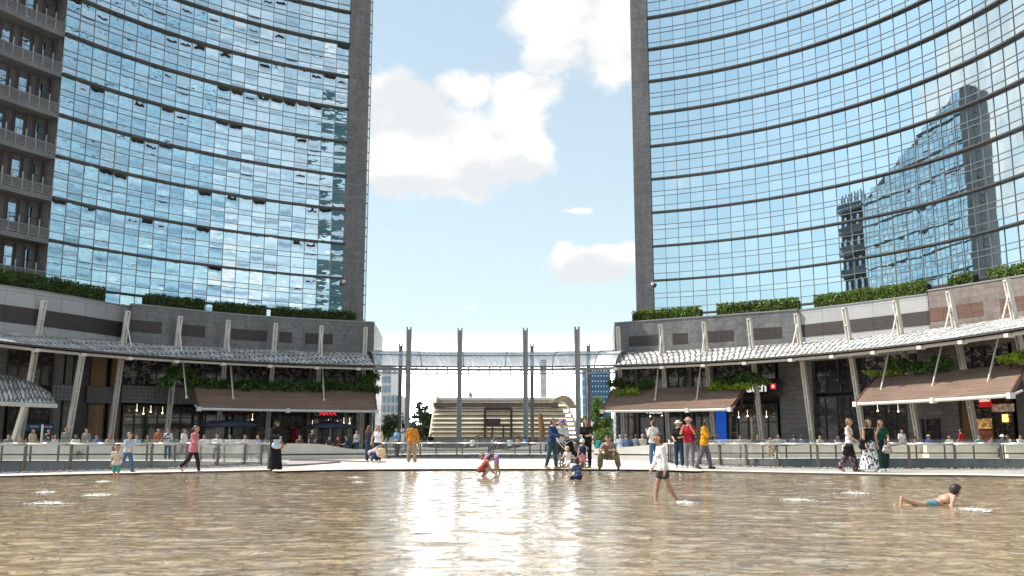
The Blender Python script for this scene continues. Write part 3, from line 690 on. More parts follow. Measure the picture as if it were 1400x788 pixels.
def canopy(name, label, p0, p1, m, glass=False):
    q = Q((p0+p1)/2, 0, EZ); T = thing(name, label, 'canopy', (*q, EZ))
    prof = [(-.25, EZ+.28), (.6, EZ+.56), (1.8, EZ+1.02), (3.4, EZ+1.55), (5.2, EZ+2.0), (7.4, EZ+2.3)] if not glass else [(-.1, EZ+.3), (.5, EZ+.95), (1.4, EZ+1.5), (2.6, EZ+1.9), (4.2, EZ+2.12), (5.8, EZ+2.15)]
    n = max(6, int((p1-p0)/7)); mb = MB(); grid = []
    e = curve(p0, p1, 0, EZ, abs(p1-p0)/n+.001); n = len(e); s = [0]
    for i in range(1, n): s.append(s[-1]+math.dist(e[i], e[i-1]))
    NN = normals(e)
    for i in range(n):
        grid.append([(e[i][0]+NN[i][0]*o, e[i][1]+NN[i][1]*o, z) for o, z in prof])
    for i in range(n-1):
        for j in range(len(prof)-1):
            mb.quad(grid[i][j], grid[i+1][j], grid[i+1][j+1], grid[i][j+1], uv=[(s[i], prof[j][0]), (s[i+1], prof[j][0]), (s[i+1], prof[j+1][0]), (s[i], prof[j+1][0])])
    mb.build('roof_shell', m, T, smooth=True)
    if not glass:
        mb = MB()
        for i in range(n-1):
            for j in range(len(prof)-1):
                a, b, c, d = [Vector(v)-Vector((0, 0, .22)) for v in (grid[i][j], grid[i][j+1], grid[i+1][j+1], grid[i+1][j])]
                mb.quad(a, b, c, d)
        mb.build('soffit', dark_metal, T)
    mb = MB(); Pb = [(x, y) for x, y in e]
    mb.wall(Pb, EZ-.12, EZ+.14, .35); mb.build('eave_beam', cream_metal if not glass else grey_metal, T)
    mb = MB(); mb.wall([(x-nn[0]*.28, y-nn[1]*.28) for (x, y), nn in zip(Pb, NN)], EZ+.17, EZ+.32, .2); mb.build('gutter', dark_metal, T)
    mb = MB(); 
    k = 0; nxt = 0
    for i in range(n):
        if s[i] >= nxt:
            nxt += 4.4; a = grid[i]
            mb = MB()
            if glass:
                mb.tube([Vector(v)+Vector((0, 0, .03)) for v in a], .045, 6)
            else:
                mb.box((e[i][0]-NN[i][0]*.08, e[i][1]-NN[i][1]*.08, EZ-.1), (.42, .5, .26), rz=math.atan2(NN[i][1], NN[i][0])-math.pi/2)
            mb.build('eave_bracket' if not glass else 'arch_rib', cream_metal if not glass else grey_metal, T)
    if glass:
        mb = MB()
        for j, rr in ((2, .06), (4, .05), (5, .06)):
            mb.tube([Vector(g[j])+Vector((0, 0, .06)) for g in grid], rr, 6)
        mb.build('purlin', grey_metal, T)
        mb = MB()
        for i in range(0, n, 2): mb.bar((*e[i], EZ-.35), (*e[i], EZ+.3), .12, .12)
        for i in range(n-1): mb.bar((*e[i], EZ-.42), (*e[i+1], EZ-.42), .14, .14)
        mb.build('hanging_rail', grey_metal, T)
    return T
canopy('ring_canopy', 'scaly grey metal canopy on the left, in the shade, curving over the shop fronts', -80, 511, can_m)
canopy('ring_canopy', 'scaly pale metal canopy on the right, brightly sunlit, over the shop fronts', 842, 1480, can_m)
gcm = canopy_mat('milky_glass_roof', (.70, .78, .80), (.44, .50, .53), .94)
canopy('glass_canopy', 'translucent glass canopy bridging the gap between the two towers', 511.5, 841.5, gcm, True)

# ---------------------------------------------------------------- masts
def make_mast(label, rod=None, top=12.7, lean=1.9, base_off=5.25, mcol=cream_metal, grp='leaning canopy masts', wdt=.38, name='canopy_mast', z0=0.0):
    T = local(name, label, 'mast', grp); H = Vector((0, -lean, top)); sx = wdt/2
    def at(z): return H*(z/top)
    for s_ in (-1, 1):
        mb = MB(); mb.bar(at(z0)+Vector((s_*sx*.72, 0, 0)), at(top)+Vector((s_*sx*.72, 0, 0)), .12, .36, up=(0, 1, 0)); mb.build('flange', mcol, T)
    mb = MB(); mb.bar(at(z0), at(top-.25), wdt*.55, .14, up=(0, 1, 0)); mb.build('web', mat('mast_web', (.46, .44, .40), .5, 0, .1, 3) if mcol is cream_metal else grey_metal, T)
    for z in np.arange(max(z0, .6), top, 1.5):
        mb = MB(); mb.bar(at(z), at(z+.14), wdt*.9, .42, up=(0, 1, 0)); mb.build('batten', mcol, T)
    if rod:
        a = at(top-.9); b_ = Vector((0, -(base_off-rod[0]), rod[1])); mb = MB(); mb.tube([a, b_], .07, 6); mb.ball(b_, .16); mb.ball(a, .14); mb.build('stay_rod', cream_metal, T)
    return T
def place(o, px, off, z=9.4, rad=True):
    """stand the thing so that it crosses level z, `off` behind the eave, in picture column px"""
    q = Q(px, off, z); n = Nrm(px, off, z); f = 0
    o.rotation_euler = (0, 0, math.atan2(n[1], n[0])-math.pi/2); return q, n
ROD = {'none': make_mast('x', None), 'long': make_mast('x', (.9, 5.0)), 'short': make_mast('x', (2.2, 9.2))}
used = set()
def mast(px, kind, label, lean=1.9):
    o = ROD[kind] if kind not in used else dup(ROD[kind]); used.add(kind); o['label'] = label
    q, n = place(o, px, 3.9); k = lean*9.4/12.7
    o.location = (q[0]+n[0]*k, q[1]+n[1]*k, 0); return o
for px, kind, lab in ((51, 'none', 'leaning pale mast rising before the pale parapet panels, leftmost of the canopy masts'),
    (168, 'short', 'leaning pale mast where the pale panels meet the left dark stone parapet'),
    (241, 'long', 'leaning pale mast above the left end of the shaded brown awning'),
    (308, 'long', 'leaning pale mast second along the left dark stone parapet'),
    (373.5, 'none', 'leaning pale mast on the shaded canopy, straight above the black-robed woman'),
    (437, 'long', 'leaning pale mast on the shaded canopy, above the red sign'),
    (498, 'none', 'leaning pale mast at the right-hand end of the left dark stone parapet'),
    (847, 'none', 'leaning pale mast at the left-hand end of the right dark stone parapet'),
    (906.6, 'long', 'leaning pale mast on the sunlit canopy, above the white-topped woman with folded arms'),
    (966.4, 'long', 'leaning pale mast on the sunlit canopy, above the man in the yellow shirt'),
    (1029, 'none', 'leaning pale mast whose foot stands by the black watch shop sign'),
    (1095, 'short', 'leaning pale mast at the corner of dark stone and pale panels on the right'),
    (1162, 'none', 'leaning pale mast before the middle of the right pale panels'),
    (1233, 'long', 'leaning pale mast above the left end of the far right awning'),
    (1308, 'long', 'leaning pale mast before the brown stone parapet, above the middle of the far right awning'),
    (1389, 'long', 'leaning pale mast before the brown stone parapet, rightmost of the canopy masts')):
    mast(px, kind, lab)
o = make_mast('leaning pale column under the left canopy without a mast above it', None, 8.3, 1.35, mcol=cream_metal, name='canopy_column', grp=None)
q, n = place(o, 112, 1.0, 8.0); k = 1.3; o.location = (q[0]+n[0]*k, q[1]+n[1]*k, 0)
for px, lab in ((1313, 'leaning column standing beside the doors under the far right awning'),):
    pass
bmast = make_mast('x', None, 12.4, .35, mcol=grey_metal, grp='tall masts in front of the glass canopy', wdt=.52)
for i, (px, lab) in enumerate(((558.5, 'tall grey mast at the left end of the glass canopy, behind the orange-jacketed man'), (628.5, 'tall grey mast in front of the left part of the timber pavilion'), (718.5, 'tall grey mast in front of the right part of the timber pavilion'), (789.5, 'tall grey mast by the round end of the timber pavilion'))):
    o = bmast if i == 0 else dup(bmast); o['label'] = lab; q, n = place(o, px, -.45, 9); o.location = (q[0]+n[0]*.25, q[1]+n[1]*.25, 0)
rmast = make_mast('x', None, 12.4, .2, mcol=mat('brown_grey_metal', (.26, .235, .20), .5, .1), grp='rear masts behind the glass canopy', wdt=.42)
for i, (px, lab) in enumerate(((547, 'thin rear mast behind the glass canopy near the left mast'), (727.5, 'thin rear mast seen against the timber pavilion'), (805, 'thin brown rear mast before the dotted blue tower'))):
    o = rmast if i == 0 else dup(rmast); o['label'] = lab; p = gp(px, 112, 6); o.location = (p.x, 112, 0)

# ---------------------------------------------------------------- awnings
def slat_mat(name, c1, c2):
    m, t, b, _ = newmat(name); uv = t.coord('UV')
    n = t.n.new('ShaderNodeTexBrick'); t.put(n.inputs['Vector'], uv); n.inputs['Scale'].default_value = 1; n.inputs['Brick Width'].default_value = 2.2; n.inputs['Row Height'].default_value = .155
    n.inputs['Mortar Size'].default_value = .006; n.inputs['Color1'].default_value = (*c1, 1); n.inputs['Color2'].default_value = (*c2, 1); n.inputs['Mortar'].default_value = (.02, .015, .012, 1)
    g = t.noise(t.mapping(uv, (1.2, 14, 1)), 2, 4, .6); st = t.noise(t.coord('Object'), .35, 4)
    c = t.mix(1.0, n.outputs[0], t.mix(t.math('ADD', t.math('MULTIPLY', g, .5), t.math('MULTIPLY', st, .5)), (.55, .55, .55), (1.5, 1.5, 1.5)), 'MULTIPLY')
    t.put(b.inputs['Base Color'], c); b.inputs['Roughness'].default_value = .75; b.inputs['Specular IOR Level'].default_value = .2; return m
slat = slat_mat('weathered_brown_boards', (.24, .165, .125), (.31, .225, .18))
white_tube = mat('white_tube_paint', (.72, .70, .66), .45, 0, .08, 3)
def awning(label, f0, f1, b0, b1, rod_px=(), fo=-1.0, fz=3.9, bo=3.6, bz=6.35):
    """f0..f1 front tube columns, b0..b1 back edge columns"""
    q = Q((f0+f1)/2, fo, fz); T = thing('awning', label, 'awning', (*q, fz))
    front = curve(f0, f1, fo, fz, 12); n = len(front)
    back = [Q(b0+(b1-b0)*i/(n-1), bo, bz) for i in range(n)]
    mb = MB(); rows = 30; s = [0]
    for i in range(1, n): s.append(s[-1]+math.dist(front[i], front[i-1]))
    def P(i, v, dz=0): return (front[i][0]+(back[i][0]-front[i][0])*v, front[i][1]+(back[i][1]-front[i][1])*v, fz+.15+(bz-fz-.15)*v+dz)
    for j in range(rows):
        v0, v1 = j/rows, (j+1)/rows
        for i in range(n-1):
            uv = [(s[i], j*.155), (s[i+1], j*.155), (s[i+1], j*.155+.15), (s[i], j*.155+.15)]
            mb.quad(P(i, v0, .05), P(i+1, v0, .05), P(i+1, v1, .0), P(i, v1, .0), uv=uv)
            mb.quad(P(i, v0, -.01), P(i+1, v0, -.01), P(i+1, v0, .05), P(i, v0, .05))
    mb.build('board_roof', slat, T)
    mb = MB()
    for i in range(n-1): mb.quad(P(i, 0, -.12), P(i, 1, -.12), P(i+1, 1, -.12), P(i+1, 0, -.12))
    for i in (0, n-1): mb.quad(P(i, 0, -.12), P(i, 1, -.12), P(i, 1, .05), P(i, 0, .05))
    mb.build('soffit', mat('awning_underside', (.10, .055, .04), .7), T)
    for i in (0, n-1):
        mb = MB(); mb.bar(P(i, -.02, -.02), P(i, 1, -.02), .1, .22); mb.build('edge_board', mat('red_brown_edge_board', (.17, .07, .05), .6), T)
    mb = MB(); mb.tube([(x, y, fz) for x, y in front], .13, 10); mb.build('front_tube', white_tube, T, smooth=True)
    k = max(3, int(s[-1]/3.4))
    for a in range(k+1):
        px = f0+(f1-f0)*a/k; q = Q(px, fo, fz); nn = Nrm(px, fo, fz); mb = MB()
        if a % 2 == 0 or a == k:
            mb.box((*q, fz), (.36, .40, .40), rz=math.atan2(nn[1], nn[0])-math.pi/2); mb.bar((q[0], q[1], fz), (q[0]+nn[0]*.9, q[1]+nn[1]*.9, fz+.35), .12, .12)
        else: mb.bar((q[0]-nn[0]*.0, q[1]-nn[1]*.0, fz-.05), (q[0]+nn[0]*.5, q[1]+nn[1]*.5, fz+.28), .16, .14)
        mb.build('tube_clamp', white_tube, T)
    mb = MB()
    for a in range(k+1):
        i = round(a*(n-1)/k); mb.bar(P(i, .0, -.2), P(i, 1, -.2), .1, .16)
    mb.build('rafter', mat('awning_rafter', (.2, .17, .14), .6), T)
    return T
awning('shaded brown board awning with climbing plants under the left canopy', 272, 515, 262, 512)
awning('sunlit brown board awning with tufts of plants beside the watch shop', 823, 998, 838, 1022)
awning('sunlit brown board awning in front of the toy shop on the far right', 1170, 1382, 1199, 1405, fz=4.0, bz=6.5)
# small domed canopy at the left frame edge
T = thing('domed_canopy', 'small rounded grey scaly metal roof at the left frame edge', 'canopy', (*Q(10, -1, 4), 3.8))
mb = MB(); xs = np.linspace(-150, 79, 22); gr = []
for x in xs:
    q0 = max(0, (x+30)/109); h = 2.45*math.sqrt(max(0, 1-q0*q0)); row = []
    for v in (0, .2, .45, .7, 1.0):
        q = Q(x-(1-v)*0, -1.3+4.2*v, 4); row.append((*q, 3.95+h*math.sin(v*math.pi/2)))
    gr.append(row)
for i in range(len(gr)-1):
    for j in range(4):
        mb.quad(gr[i][j], gr[i+1][j], gr[i+1][j+1], gr[i][j+1], uv=[(i*.9, j*1.2), (i*.9+.9, j*1.2), (i*.9+.9, j*1.2+1.2), (i*.9, j*1.2+1.2)])
mb.build('roof_shell', can_m, T, smooth=True)
mb = MB(); mb.wall([g[0][:2] for g in gr], 3.62, 3.93, .25); mb.build('eave_beam', cream_metal, T)
mb = MB(); q = Q(29, -.9, 2); n = Nrm(29, -.9)
mb.bar((q[0]+n[0]*.5-.35, q[1]+n[1]*.5, 0), (q[0]+.15, q[1], 3.8), .38, .3); mb.build('column', cream_metal, T)

# ---------------------------------------------------------------- foliage
def leaf_cloud(P, size, jitter=.5, up=.0):
    n = len(P); P = np.asarray(P, float)
    a = RNG.normal(size=(n, 3)); a /= np.linalg.norm(a, axis=1)[:, None]
    b = RNG.normal(size=(n, 3)); b -= (b*a).sum(1)[:, None]*a; b /= np.linalg.norm(b, axis=1)[:, None]
    s = size*(1+jitter*(RNG.random(n)-.5)*2)[:, None]
    V = np.stack([P-a*s, P+b*s*.42, P+a*s, P-b*s*.42], 1).reshape(-1, 3)
    return V
def leaves(name, P, size, m, parent=None, origin=None):
    V = leaf_cloud(P, size); n = len(P)
    o0 = ORG[parent] if parent is not None else Vector(origin)
    V = V - np.array(o0)
    me = bpy.data.meshes.new(name); me.vertices.add(4*n); me.vertices.foreach_set('co', V.astype('f').ravel())
    me.loops.add(4*n); me.loops.foreach_set('vertex_index', np.arange(4*n, dtype='i')); me.polygons.add(n)
    me.polygons.foreach_set('loop_start', np.arange(0, 4*n, 4, dtype='i')); me.polygons.foreach_set('loop_total', np.full(n, 4, 'i'))
    me.update(); me.validate(); me.materials.append(m)
    ob = bpy.data.objects.new(name, me); COL.objects.link(ob)
    if parent is not None: ob.parent = parent; ORG[ob] = ORG[parent]
    else: ob.location = o0; ORG[ob] = o0
    return ob
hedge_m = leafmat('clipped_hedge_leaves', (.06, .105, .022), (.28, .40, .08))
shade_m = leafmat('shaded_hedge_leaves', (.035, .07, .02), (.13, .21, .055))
vine_m = leafmat('climbing_plant_leaves', (.04, .09, .025), (.17, .30, .075))
lime_m = leafmat('lime_leaves', (.2, .3, .03), (.45, .6, .07), .35)
tree_m = leafmat('dark_tree_leaves', (.018, .035, .016), (.06, .095, .04))
tree_l = leafmat('bright_tree_leaves', (.07, .12, .02), (.20, .30, .06), .35)
planter_m = mat('planter_metal', (.12, .11, .105), .5)
def hedge(label, L, p0, p1, h, m, back=.5, depth=.9, ragged=.18, dens=230):
    xs = [pxof(a, b, PZ) for a, b in L]
    def at(px, o):
        i = np.argsort(xs); x = float(np.interp(px, np.array(xs)[i], np.array([a for a, b in L])[i])); y = float(np.interp(px, np.array(xs)[i], np.array([b for a, b in L])[i]))
        dx, dy = L[-1][0]-L[0][0], L[-1][1]-L[0][1]; q = math.hypot(dx, dy); return x-dy/q*o, y+dx/q*o
    a, b = at(p0, back), at(p1, back); T = thing('hedge', label, 'hedge', (*at((p0+p1)/2, back), PZ))
    W = math.dist(a, b); N = int(dens*W*h); pts = []
    hs = RNG.random(64)
    for _ in range(N):
        u = random.random(); v = random.random(); top = h*(1-ragged*(.5+.5*math.sin(u*W*2.1+hs[int(u*20)]*3))*random.random())
        z = random.random()**.6*top
        if random.random() < .55: v = random.random()*.18
        q = at(p0+(p1-p0)*u, back+v*depth); pts.append((q[0], q[1], PZ+.1+z))
    leaves('foliage', pts, .13, m, T)
    mb = MB(); P = [at(p0+(p1-p0)*i/8, back+.12) for i in range(9)]; mb.wall(P, PZ-.45, PZ+h*.78, depth*.75); mb.build('twig_core', mat('hedge_core', (.022, .03, .012), .9), T)
    return T
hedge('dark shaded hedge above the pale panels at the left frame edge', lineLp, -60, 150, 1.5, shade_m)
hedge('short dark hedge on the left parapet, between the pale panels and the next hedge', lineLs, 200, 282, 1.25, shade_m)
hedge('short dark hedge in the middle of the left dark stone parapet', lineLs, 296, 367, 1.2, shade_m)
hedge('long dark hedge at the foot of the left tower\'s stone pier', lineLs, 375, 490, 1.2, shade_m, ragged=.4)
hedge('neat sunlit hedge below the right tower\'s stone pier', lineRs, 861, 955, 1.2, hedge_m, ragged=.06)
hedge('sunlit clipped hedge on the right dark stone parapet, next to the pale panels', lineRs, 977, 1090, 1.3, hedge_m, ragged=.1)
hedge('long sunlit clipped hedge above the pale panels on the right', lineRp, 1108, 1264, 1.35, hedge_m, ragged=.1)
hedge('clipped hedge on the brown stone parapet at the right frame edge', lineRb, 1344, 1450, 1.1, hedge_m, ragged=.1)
T = hedge('loose bright green shrub on the brown stone parapet between two hedges', lineRb, 1290, 1325, 1.15, leafmat('bright_shrub_leaves', (.05, .10, .015), (.2, .3, .05)), ragged=.9, dens=170)
def clump(name, label, cat, blobs, n, size, m, loc, stems=None):
    T = thing(name, label, cat, loc); pts = []
    W = [bx[3]*bx[4]*bx[5] for bx in blobs]; tot = sum(W)
    for bx, wt in zip(blobs, W):
        k = int(n*wt/tot)
        for _ in range(k):
            d = Vector((random.gauss(0, 1), random.gauss(0, 1), random.gauss(0, 1))).normalized()*(random.random()**.45)
            pts.append((bx[0]+d.x*bx[3], bx[1]+d.y*bx[4], bx[2]+d.z*bx[5]))
    leaves('foliage', pts, size, m, T)
    if stems:
        mb = MB()
        for s_ in stems: mb.tube(s_, [.05]*len(s_), 6)
        mb.build('stem', mat('bark', (.10, .075, .055), .8, 0, .3, 8, .3), T)
    return T
def awn_plant(label, p0, p1, z, hz, n, m, off=3.0, size=.17, drop=.3, cat='plant', name='climbing_plant'):
    bl = []; k = max(2, int((p1-p0)/9))
    for i in range(k+1):
        px = p0+(p1-p0)*i/k; q = Q(px, off+random.uniform(-.5, .3), z); bl.append((q[0], q[1], z+random.uniform(-drop, drop), .75, .7, hz*random.uniform(.55, 1.15)))
    q = Q((p0+p1)/2, off, z); st = [[(*Q(p0+(p1-p0)*f, 3.7, 5), 4.4), (*Q(p0+(p1-p0)*f+1, 3.5, 5), 5.4), (*Q(p0+(p1-p0)*f, off, z), z)] for f in (.2, .5, .8)]
    return clump(name, label, cat, bl, n, size, m, (*q, z-.5), st)
awn_plant('long dark green climber spilling over the back of the shaded brown awning', 262, 512, 6.45, .65, 5200, vine_m)
awn_plant('tall dark climber at the left end of the shaded awning', 226, 258, 6.9, 1.0, 1800, vine_m, 2.6, .2, .6)
T = awn_plant('tall leafy vine climbing at the right end of the shaded awning by the passage', 496, 511, 7.0, 1.0, 900, vine_m, 3.2, .18, .7)
awn_plant('green tuft on the sunlit awning\'s left end', 838, 885, 6.7, .55, 1300, vine_m)
awn_plant('lime green tuft on the sunlit awning beside the darker tuft', 846, 866, 5.95, .36, 420, lime_m, 1.9, .16, .12)
awn_plant('green tuft beside the watch shop on the sunlit awning\'s right end', 985, 1043, 6.75, .6, 1700, vine_m)
awn_plant('lime green fringe on the sunlit awning\'s right end', 977, 1022, 6.2, .36, 620, lime_m, 2.3, .16, .12)
awn_plant('bushy green plant on the left end of the far right awning', 1222, 1292, 7.0, .62, 1900, vine_m)
awn_plant('lime green fringe of leaves left of the bushy plant on the far right awning', 1190, 1226, 6.75, .32, 420, lime_m, 2.9, .16, .12)
awn_plant('lime green plant at the right end of the far right awning', 1374, 1412, 6.75, .5, 800, lime_m, 2.4, .18, .2)

def tree(label, x, y, h, cr, m, n=2600, size=.3, trunk=.35, cat='tree', name='tree', grp=None, low=.35, z0=0.0):
    T = thing(name, label, cat, (x, y, z0), grp); mb = MB()
    lean = random.uniform(-.05, .05)*h
    mb.tube([(x, y, z0), (x+lean*.4, y, z0+h*.3), (x+lean, y, z0+h*.62), (x+lean*1.2, y, z0+h*.85)], [trunk*.5, trunk*.4, trunk*.25, trunk*.06], 8)
    tips = []
    for k in range(9):
        a = k*2.4+random.random(); z = z0+h*(low+.5*random.random()); L = cr*(.5+.5*random.random())
        q = (x+lean*.7+math.cos(a)*L, y+math.sin(a)*L, z+L*.45); tips.append(q)
        mb.tube([(x+lean*.5, y, z-.3), ((x+q[0])/2, (y+q[1])/2, z+L*.15), q], [trunk*.2, trunk*.12, trunk*.03], 6)
    mb.build('trunk', mat('bark', (.10, .075, .055), .8, 0, .3, 8, .3), T)
    pts = []
    for k in range(26):
        a = random.random()*6.28; rr = cr*math.sqrt(random.random())*.95; z = z0+h*(low+(1-low)*random.random())
        rr *= (1-.55*max(0, (z-z0-h*.6)/(h*.4))); c = Vector((x+lean+math.cos(a)*rr, y+math.sin(a)*rr, z)); q = cr*random.uniform(.22, .42)
        for _ in range(n//26):
            d = Vector((random.gauss(0, 1), random.gauss(0, 1), random.gauss(0, .8))).normalized()*(random.random()**.5)*q; pts.append(c+d)
    leaves('crown', pts, size, m, T); return T
p = gp(818, 128); tree('bright green young tree in front of the dotted blue tower', p.x, p.y, 6.4, 2.0, tree_l, 2800, .24, .3, z0=-.0)
p = gp(838, 124); clump('shrub', 'low bright green shrub under the young tree by the right shops', 'shrub', [(p.x-1, p.y, 1.4, 1.8, 1.2, 1.4), (p.x+1, p.y, 1.2, 1.6, 1.2, 1.3)], 1500, .2, tree_l, (p.x, p.y, 0))
p = gp(538, 140); tree('dark tree in front of the pale window block on the left', p.x, p.y, 4.6, 2.4, tree_m, 1600, .3, .3)
p = gp(572, 150); tree('slim open dark tree behind the man in the orange jacket', p.x, p.y, 7.0, 1.5, tree_m, 700, .3, .25)
for i, (px, Y, h, lab) in enumerate(((588, 190, 6.4, 'round dark tree touching the left end of the timber pavilion'), (566, 200, 4.5, 'low dark tree far behind the orange-jacketed man'))):
    p = gp(px, Y); tree(lab, p.x, p.y, h, 3.6, tree_m, 2200, .45, .4)

# ---------------------------------------------------------------- pavilion and the city beyond
PV = 118.0; xL = gp(586, PV).x; xR = gp(790, PV).x; zt = pt(690, 545, PV).z
T = thing('timber_pavilion', 'barrel-shaped timber pavilion clad in pale horizontal slats with a dark doorway', 'pavilion', ((xL+xR)/2, PV, 0))
timber = stone('pale_timber_slats', (.80, .72, .55), (.84, .77, .61), 3.0, .3, .004, (.3, .24, .16), .6, .5, .15)
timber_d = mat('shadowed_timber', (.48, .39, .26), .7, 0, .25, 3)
def yz(v): a = v*math.pi*.5; return PV+4.6*(1-math.cos(a)), zt*math.sin(a)*1.0
rows = 11; mb = MB(); ml = MB()
for j in range(rows):
    z0 = zt*.93*j/rows; z1 = z0+zt*.93/rows*.80; f = (z0/zt)
    xr = xR-2.9*(1-math.sqrt(max(0, 1-f**2.2))); xl = xL+.12*z0
    y0 = PV+1.9*f**2; y1 = PV+1.9*(z1/zt)**2
    hh_ = (z1-z0); yc = (y0+y1)/2; A_ = [(yc-.28, z0), (yc-.34, z0+.06), (yc+.12, z0+hh_), (yc+.18, z0+hh_-.06)]
    mb.add([(xl, y, z) for y, z in A_]+[(xr, y, z) for y, z in A_], [(0, 1, 2, 3), (7, 6, 5, 4)]+[(i, (i+1) % 4, 4+(i+1) % 4, 4+i) for i in range(4)])
mb.build('slat_cladding', timber, T)
vs = []; prof = [(0, 0), (.12, .55), (.45, .8), (1.0, .95), (1.7, 1.0)]
for xx, e in ((xL+.25, 0), (xR-.9, 0)):
    for k in range(10):
        f = k/9; vs.append((xx+(0 if xx < 0 else -2.3*(1-math.sqrt(max(0, 1-(f*.96)**2.2)))), PV+.35+1.9*f*f, f*zt))
mb = MB(); mb.add(vs, [(k, 10+k, 11+k, k+1) for k in range(9)]); mb.build('front_wall', timber_d, T)
mb = MB(); mb.tube([(xL+.6, PV+2.5, zt*.98), (xR-2.2, PV+2.5, zt*.98)], .42, 10); mb.bar((xL+.6, PV+2.2, zt*.86), (xR-2.4, PV+2.2, zt*.86), .5, .5); mb.build('roof_edge', mat('grey_roof_edge', (.5, .5, .48), .5), T)
mb = MB(); aa = [(xL+.02, PV+.05, 0)]+[(xL+.12*f*zt, PV+1.9*f*f, f*zt) for f in (.3, .6, .85, 1.04)]
mb.tube(aa, .22, 8); mb.build('end_rib', timber, T)
mb = MB(); mb.tube([(xR-2.9*(1-math.sqrt(max(0, 1-f**2.2)))+.05, PV+1.9*f*f, f*zt) for f in np.linspace(0, 1, 14)], .2, 8); mb.build('end_rib', timber, T)
mb = MB(); cx = gp(772, PV).x
n = 16; ar = [(cx+1.55*math.cos(math.pi*k/n), zt*.80+1.75*math.sin(math.pi*k/n)) for k in range(n+1)]
mb.add([(x, PV+1.55, z) for x, z in ar]+[(x, PV+2.6, z) for x, z in ar], [tuple(range(n+1))]+[(k, k+1, n+2+k, n+1+k) for k in range(n)]); mb.build('arched_gable', mat('gable_timber', (.55, .43, .28), .6, 0, .25, 5), T)
def dp(px, z): return gp(px, PV, z).x
dw = mat('pavilion_dark_frame', (.06, .045, .035), .5)
x0, x1 = dp(663, 3), dp(699, 3); D = MB()
for xx in (x0, x1, dp(673, 3), dp(688, 3)): D.bar((xx, PV-.12, 0), (xx, PV-.12, 5.0 if xx in (x0, x1) else 2.9), .28 if xx in (x0, x1) else .18, .22, up=(0, 1, 0))
D.bar((x0, PV+.2, 5.0), (x1, PV+.2, 5.0), .22, .35); D.bar((x0, PV-.12, 2.9), (x1, PV-.12, 2.9), .2, .2)
mb = MB(); mb.bar((xL+.5, PV+1.0, zt*.88), (xR-2.3, PV+1.0, zt*.88), .3, .55); mb.build('shade_board', mat('dark_shade_board', (.16, .15, .14), .6), T)  # dark board added as the strip of shade below the roof edge
dr = D.build('doorway_frame', dw, T)
mb = MB(); mb.box(((x0+dp(684, 3))/2, PV-.05, 3.4), (dp(684, 3)-x0, .08, .8)); mb.build('transom_panel', shop_dark, dr)
mb = MB(); mb.bar((dp(630, 2), PV-.3, .9), (dp(664, 2), PV-.3, 2.0), .1, .16); mb.bar((dp(700, 2), PV-.3, 2.0), (dp(733, 2), PV-.3, 1.0), .1, .16); mb.build('ramp_rail', mat('ramp_timber', (.3, .2, .11), .6), T)
mb = MB(); mb.tube([(dp(739.5, 3), PV-.5, 0), (dp(741, 3), PV-.55, 2.4), (dp(738, 4), PV-.3, 4.3)], [.28, .36, .30], 8); mb.build('timber_post', mat('brown_timber_post', (.24, .14, .07), .6), T)
# low dark wall in front of the pavilion
P = [(gp(x, 96).x, 96) for x in range(578, 800, 20)]; mb = MB(); mb.wall(P, 0, 1.35, .4)
tag(mb.build('parapet_wall', stone('grey_parapet_stone', (.20, .19, .18), (.25, .24, .23), 1.6, .7, .01, (.1, .1, .1), .6)), 'low dark grey wall in front of the timber pavilion', 'wall', kind='thing')
def block(label, px0, px1, Y, h, dx, wallm, winm, rows, cols, name='office_block', win=.6, winh=.7, base=0, zb=1.0):
    x0, x1 = gp(px0, Y, h/2).x, gp(px1, Y, h/2).x; T = thing(name, label, 'building', ((x0+x1)/2, Y, 0))
    mb = MB(); mb.box(((x0+x1)/2, Y+dx/2, h/2), (x1-x0, dx, h)); mb.build('wall', wallm, T)
    cw = (x1-x0)/cols; rh = (h-zb)/rows
    if rows*cols <= 100:
        for r_ in range(rows):
            for c_ in range(cols):
                mb = MB(); mb.box((x0+cw*(c_+.5), Y-.03, zb+rh*(r_+.5)), (cw*win, .12, rh*winh)); mb.build('window', winm, T)
    return T, x0, x1
pale_wall = mat('pale_far_wall', (.62, .64, .66), .7, 0, .06, .3); far_glass = mat('far_pale_glass', (.30, .44, .55), .15, .2, .25, .5)
block('pale office block with tall window rows beside the left passage', 522, 545.5, 150, pt(530, 540, 150).z, 12, pale_wall, far_glass, 5, 4)
block('taller pale blue glazed block behind the pale office block', 519, 534, 176, pt(530, 500, 176).z, 12, pale_wall, far_glass, 8, 3, win=.8)
T, x0, x1 = block('dotted blue glass tower far behind the young tree', 801, 836, 230, pt(815, 503.5, 230).z, 16, mat('deep_blue_cladding', (.05, .14, .24), .3, .2, .12, .3), mat('white_window_dot', (.62, .72, .78), .4), 10, 9, 'office_tower', .34, .26, zb=6)
block('narrow pale glazed flank beside the dotted blue tower', 796, 800.7, 231, pt(798, 506, 231).z, 16, mat('pale_flank', (.55, .68, .72), .4), far_glass, 8, 1)
block('pale stone high-rise shaft seen just under the glass canopy', 739, 747.5, 260, pt(743, 492, 260).z, 6, mat('pale_shaft_stone', (.66, .63, .56), .7, 0, .05, .3), mat('shaft_window', (.52, .50, .46), .6), 9, 1, 'high_rise')
block('low grey building behind the young tree', 812, 850, 170, pt(830, 572, 170).z, 9, mat('grey_far_wall', (.28, .28, .30), .7), far_glass, 2, 6)
Y = 420; p = pt(643, 545, Y); k = Y/F*.99
T = thing('church_spire', 'tiny blue-grey spire far beyond the pavilion roof', 'spire', (p.x, Y, 0)); sm = mat('hazed_spire', (.22, .28, .36), .7)  # distance haze painted in as the blue-grey spire colour
